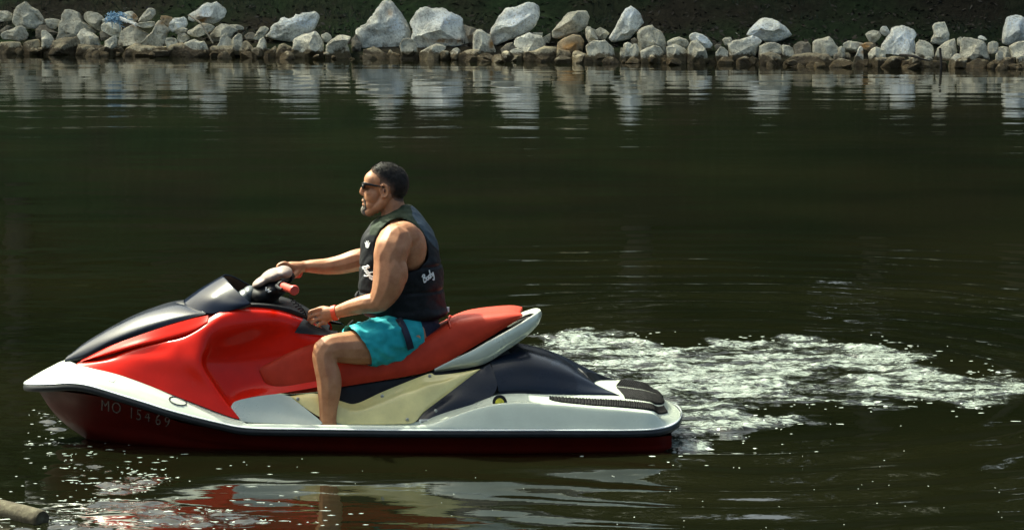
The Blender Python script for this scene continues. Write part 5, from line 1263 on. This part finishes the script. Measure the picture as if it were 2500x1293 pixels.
# life vest -----------------------------------------------------------------
LV = np.array([(500, 981, 1004, .060), (508, 966, 1012, .095), (525, 936, 1028, .150), (545, 908, 1044, .192), (565, 891, 1056, .212), (590, 882, 1066, .220), (630, 877, 1075, .220), (670, 877, 1083, .215), (720, 874, 1085, .205), (745, 878, 1089, .20), (762, 888, 1093, .20), (774, 905, 1076, .185)], float)
NEXP = 2.6
def vest_ring(py):
    return [np.interp(py, LV[:, 0], LV[:, k]) for k in (1, 2, 3)]
def vest_hw(px, py):
    f, b, w = vest_ring(py); tt = np.clip((px - (f + b) / 2) / ((b - f) / 2), -1, 1)
    return float(w * max(1 - abs(tt) ** NEXP, 0) ** (1 / NEXP))
def make_vest():
    n = 96; ts = np.linspace(0, len(LV) - 1, 70); Lv = cr(LV, ts); rings = []
    for r_, (py, f, b, w) in enumerate(Lv):
        a = np.linspace(0, 2 * np.pi, n, endpoint=False)
        ca, sa = np.cos(a), np.sin(a)
        x = (f + b) / 2 + (b - f) / 2 * np.sign(ca) * np.abs(ca) ** (2 / NEXP); y = w * np.sign(sa) * np.abs(sa) ** (2 / NEXP)
        q0 = P(x, np.full(n, py), 0.0)
        rings.append(np.stack([q0[:, 0], y, q0[:, 2]], 1))
    V = np.concatenate(rings); m = len(rings)
    # padded foam: grooves between horizontal chambers on back and front
    F = grid_faces(m, n, 0, True) + [tuple(range(n - 1, -1, -1)), tuple((m - 1) * n + i for i in range(n))]
    me = bpy.data.meshes.new('v'); me.from_pydata([tuple(v) for v in V], [], F)
    bm = bmesh.new(); bm.from_mesh(me); bmesh.ops.recalc_face_normals(bm, faces=bm.faces); bm.to_mesh(me); bm.free()
    ob = bpy.data.objects.new('v', me); COL.objects.link(ob)
    hole = [(917, 640), (914, 612), (918, 585), (933, 557), (953, 542), (975, 536), (998, 543), (1016, 557), (1037, 583), (1044, 612), (1040, 638), (1022, 655), (998, 664), (955, 672), (928, 664)]
    hp = cr(np.array(hole + hole[:1], float), np.linspace(0, len(hole), 60))[:-1]
    cuts = []
    for s in (-1, 1):
        near_, far_ = [], []
        for (a, b_) in hp:
            p = P(a, b_, -.2); near_.append((p[0], s * .085, p[2])); far_.append((p[0], s * .45, p[2]))
        k = len(hp); cme = bpy.data.meshes.new('c'); cme.from_pydata(near_ + far_, [], grid_faces(2, k, 0, True) + [tuple(range(k - 1, -1, -1)), tuple(range(k, 2 * k))])
        bm = bmesh.new(); bm.from_mesh(cme); bmesh.ops.recalc_face_normals(bm, faces=bm.faces); bm.to_mesh(cme); bm.free()
        co = bpy.data.objects.new('c', cme); COL.objects.link(co); cuts.append(co)
        bo = ob.modifiers.new('b', 'BOOLEAN'); bo.object = co; bo.operation = 'DIFFERENCE'; bo.solver = 'EXACT'
    rm = ob.modifiers.new('r', 'REMESH'); rm.mode = 'VOXEL'; rm.voxel_size = 0.006
    sm = ob.modifiers.new('s', 'SMOOTH'); sm.factor = 0.5; sm.iterations = 4
    dg = bpy.context.evaluated_depsgraph_get(); out = bpy.data.meshes.new_from_object(ob.evaluated_get(dg))
    for o in (ob, *cuts): bpy.data.objects.remove(o)
    co = np.empty(len(out.vertices) * 3); out.vertices.foreach_get('co', co); co = co.reshape(-1, 3)
    # soft wrinkles and chamber seams
    nr = np.empty(len(co) * 3); out.vertices.foreach_get('normal', nr); nr = nr.reshape(-1, 3)
    w = 0.005 * perlin(co[:, 0] * 9 + co[:, 1] * 5, co[:, 2] * 13 + co[:, 1] * 6, 3) + 0.003 * perlin(co[:, 0] * 22, co[:, 2] * 26 + co[:, 1] * 20, 4)
    seam = np.zeros(len(co))
    for zz in (P(980, 640, 0)[2], P(980, 700, 0)[2]): seam += np.exp(-((co[:, 2] - zz - 0.02 * co[:, 0]) / .007) ** 2)
    co = co + nr * (w - 0.007 * seam)[:, None]
    out.vertices.foreach_set('co', co.ravel())
    out.polygons.foreach_set('use_smooth', [True] * len(out.polygons))
    cen = np.empty(len(out.polygons) * 3); out.polygons.foreach_get('center', cen); cen = cen.reshape(-1, 3); nn = np.empty(len(cen) * 3); out.polygons.foreach_get('normal', nn); nn = nn.reshape(-1, 3)
    zy, zb = P(980, 572, -.15)[2], P(980, 690, 0)[2]; xb = P(1046, 600, 0)[0]; xf = P(905, 560, 0)[0]
    idx = np.zeros(len(cen), int)
    idx[(cen[:, 2] > zy + (cen[:, 0] - xf) * -0.0) & (cen[:, 0] > xf)] = 1
    edge = P(1000, 500, 0); e2 = P(1052, 575, 0)
    tt = (cen[:, 2] - e2[2]) / (edge[2] - e2[2]); lim = e2[0] + (edge[0] - e2[0]) * tt - .012
    idx[(cen[:, 0] > lim) & (cen[:, 2] > zb) & (nn[:, 0] > .45)] = 2  # rear-facing faces take the painted sky rim
    ob = link_mesh('life_vest', out, [VESTM, YOKEM, VESTRIM], MAN)
    out.polygons.foreach_set('material_index', idx)
    return ob
vest = make_vest()
# printed script and hand mark on the vest
SCRIPT = [[(0,.1),(.12,.55),(.25,1.0)], [(.02,.85),(.3,1.0),(.48,.88),(.36,.62),(.16,.52)], [(.16,.52),(.42,.5),(.46,.25),(.25,.02),(-.05,.08)],
          [(.72,.45),(.55,.3),(.6,.05),(.8,.05),(.86,.32),(.72,.45)], [(1.2,.42),(1.0,.42),(.95,.1),(1.1,.02),(1.25,.3),(1.42,1.0)], [(1.25,.3),(1.28,.05),(1.36,.05)],
          [(1.5,.45),(1.5,.15),(1.62,.1),(1.78,.45)], [(1.78,.45),(1.7,-.05),(1.5,-.5),(1.35,-.35)]]
def script(px, py, hpx, rot, tail=False):
    mb = MB(); ca, sa = math.cos(R(rot)), math.sin(R(rot)); st_ = list(SCRIPT)
    if tail: st_ += [[(2.3,.8),(2.05,.6),(2.0,.1),(2.25,.05),(2.35,.4),(2.15,.4)], [(2.5,.1),(2.6,.6),(2.65,1.0)]]
    for s_ in st_:
        pts = []
        for x, y in cr(np.array(s_), np.linspace(0, len(s_) - 1, 4 * len(s_))):
            x, y = (x + .25 * y) * hpx, y * hpx; qx, qy = px + x * ca + y * sa, py + x * sa - y * ca
            pts.append(P(qx, qy, -vest_hw(qx, qy) - .009))
        mb.tube(pts, .0034, n=6, per=1)
    return mb.build('vest_lettering', WHITEINK, vest)
script(1036, 690, 17, -38); script(884, 652, 15, 55, True)
hm = [(893, 604), (892, 597), (890, 591), (892, 591), (894, 596), (894, 588), (896, 588), (897, 595), (898, 587), (900, 588), (899, 596), (903, 591), (904, 592), (901, 600), (899, 605)]
decal('hand_mark', hm, None, WHITEINK, vest, .014, vest_hw)
# side strap with buckle and hem tag
MB().tube([P(874,712,-.06), P(870,722,-.08), P(872,735,-.10)], [.006, .009, .006], n=8).build('buckle', BLACKP, vest)
quad_tag = MB().box(P(1093, 755, -.02), (.008, .012, .012)); quad_tag.build('hem_tag', WHITEINK, vest)

# shorts ---------------------------------------------------------------------
def cloth_tube(name, rings, mat, parent, n=72, fold=.006, fseed=0, hem=0, close=False):
    """rings: (px,py,y, r_along, r_up, tilt_deg) elliptical sections perpendicular to the limb"""
    A = np.array([(*P(r[0], r[1], r[2]), r[3], r[4], r[5]) for r in rings]); m = 48
    C = cr(A, np.linspace(0, len(A) - 1, m)); T = np.gradient(C[:, :3], axis=0); T /= np.linalg.norm(T, axis=1, keepdims=True); V = []
    for i in range(m):
        side = np.cross(T[i], (0, 0, 1)); side /= np.linalg.norm(side); up = np.cross(side, T[i])
        tl = math.tan(R(C[i, 5]))
        for k in range(n):
            a = 2 * np.pi * k / n
            f = 1 + fold / .1 * (perlin(np.array(a * 1.9 + i * .03 * 2), np.array(i * .12 - a * .8), fseed) + .5 * perlin(np.array(a * 4.5), np.array(i * .16 + a), fseed + 1))
            V.append(C[i, :3] + f * (C[i, 3] * math.cos(a) * side + C[i, 4] * math.sin(a) * up) + T[i] * tl * C[i, 4] * math.sin(a))
    F = grid_faces(m, n, 0, True)
    # turned-in hem at the open end
    k0 = len(V); c = C[-1, :3]
    for k in range(n): V.append(c + (V[(m - 1) * n + k] - c) * .93 - T[-1] * .012)
    F += [((m - 1) * n + k, (m - 1) * n + (k + 1) % n, k0 + (k + 1) % n, k0 + k) for k in range(n)]
    return build(name, V, F, mat, parent)
shorts = MB()
sh_root = cloth_tube('shorts_leg', [(1012, 822, -.105, .105, .118, 0), (975, 826, -.15, .112, .122, 4), (935, 833, -.205, .112, .121, 10), (900, 839, -.25, .110, .116, 16), (874, 844, -.28, .109, .110, 22)], TURQ, MAN, fold=.0095, fseed=5)
cloth_tube('shorts_leg', [(1012, 822, .105, .105, .118, 0), (975, 826, .15, .112, .122, 4), (935, 833, .205, .112, .121, 10), (900, 839, .25, .110, .116, 16), (874, 844, .28, .109, .110, 22)], TURQ, MAN, fold=.0095, fseed=8)
pb = MB(); chain(pb, [(1010, 812, 0, .145, .195, .085), (1012, 790, 0, .128, .185, .075), (1000, 772, 0, .13, .18, .05)], per=5, sub=3)
fuse('shorts_seat', pb, NAVYC, MAN, .009, 3)
fb = MB(); chain(fb, [(945, 812, 0, .085, .17, .075), (915, 805, 0, .06, .10, .06)], per=5, sub=3)
fuse('shorts_front', fb, TURQ, MAN, .009, 3)
# navy side stripe running down the outside of each leg
for s in (-1, 1):
    V = []
    for (a, b_, h) in ((972, 776, .200), (983, 794, .246), (991, 812, .262), (998, 832, .262), (1003, 852, .246)):
        V += [P(a - 7, b_ + 3, -h - .018), P(a + 8, b_ - 3, -h - .014)]
    V = np.array(V); V[:, 1] *= -s
    st_ = build('side_stripe', V, [(2 * i, 2 * i + 1, 2 * i + 3, 2 * i + 2) for i in range(4)], NAVYC, sh_root)
    sd = st_.modifiers.new('t', 'SOLIDIFY'); sd.thickness = .012
# fly cord hanging at the waist
MB().tube([P(862,782,-.06), P(852,792,-.08), P(845,803,-.09)], .006, n=6).build('draw_cord', BLACKP, sh_root)
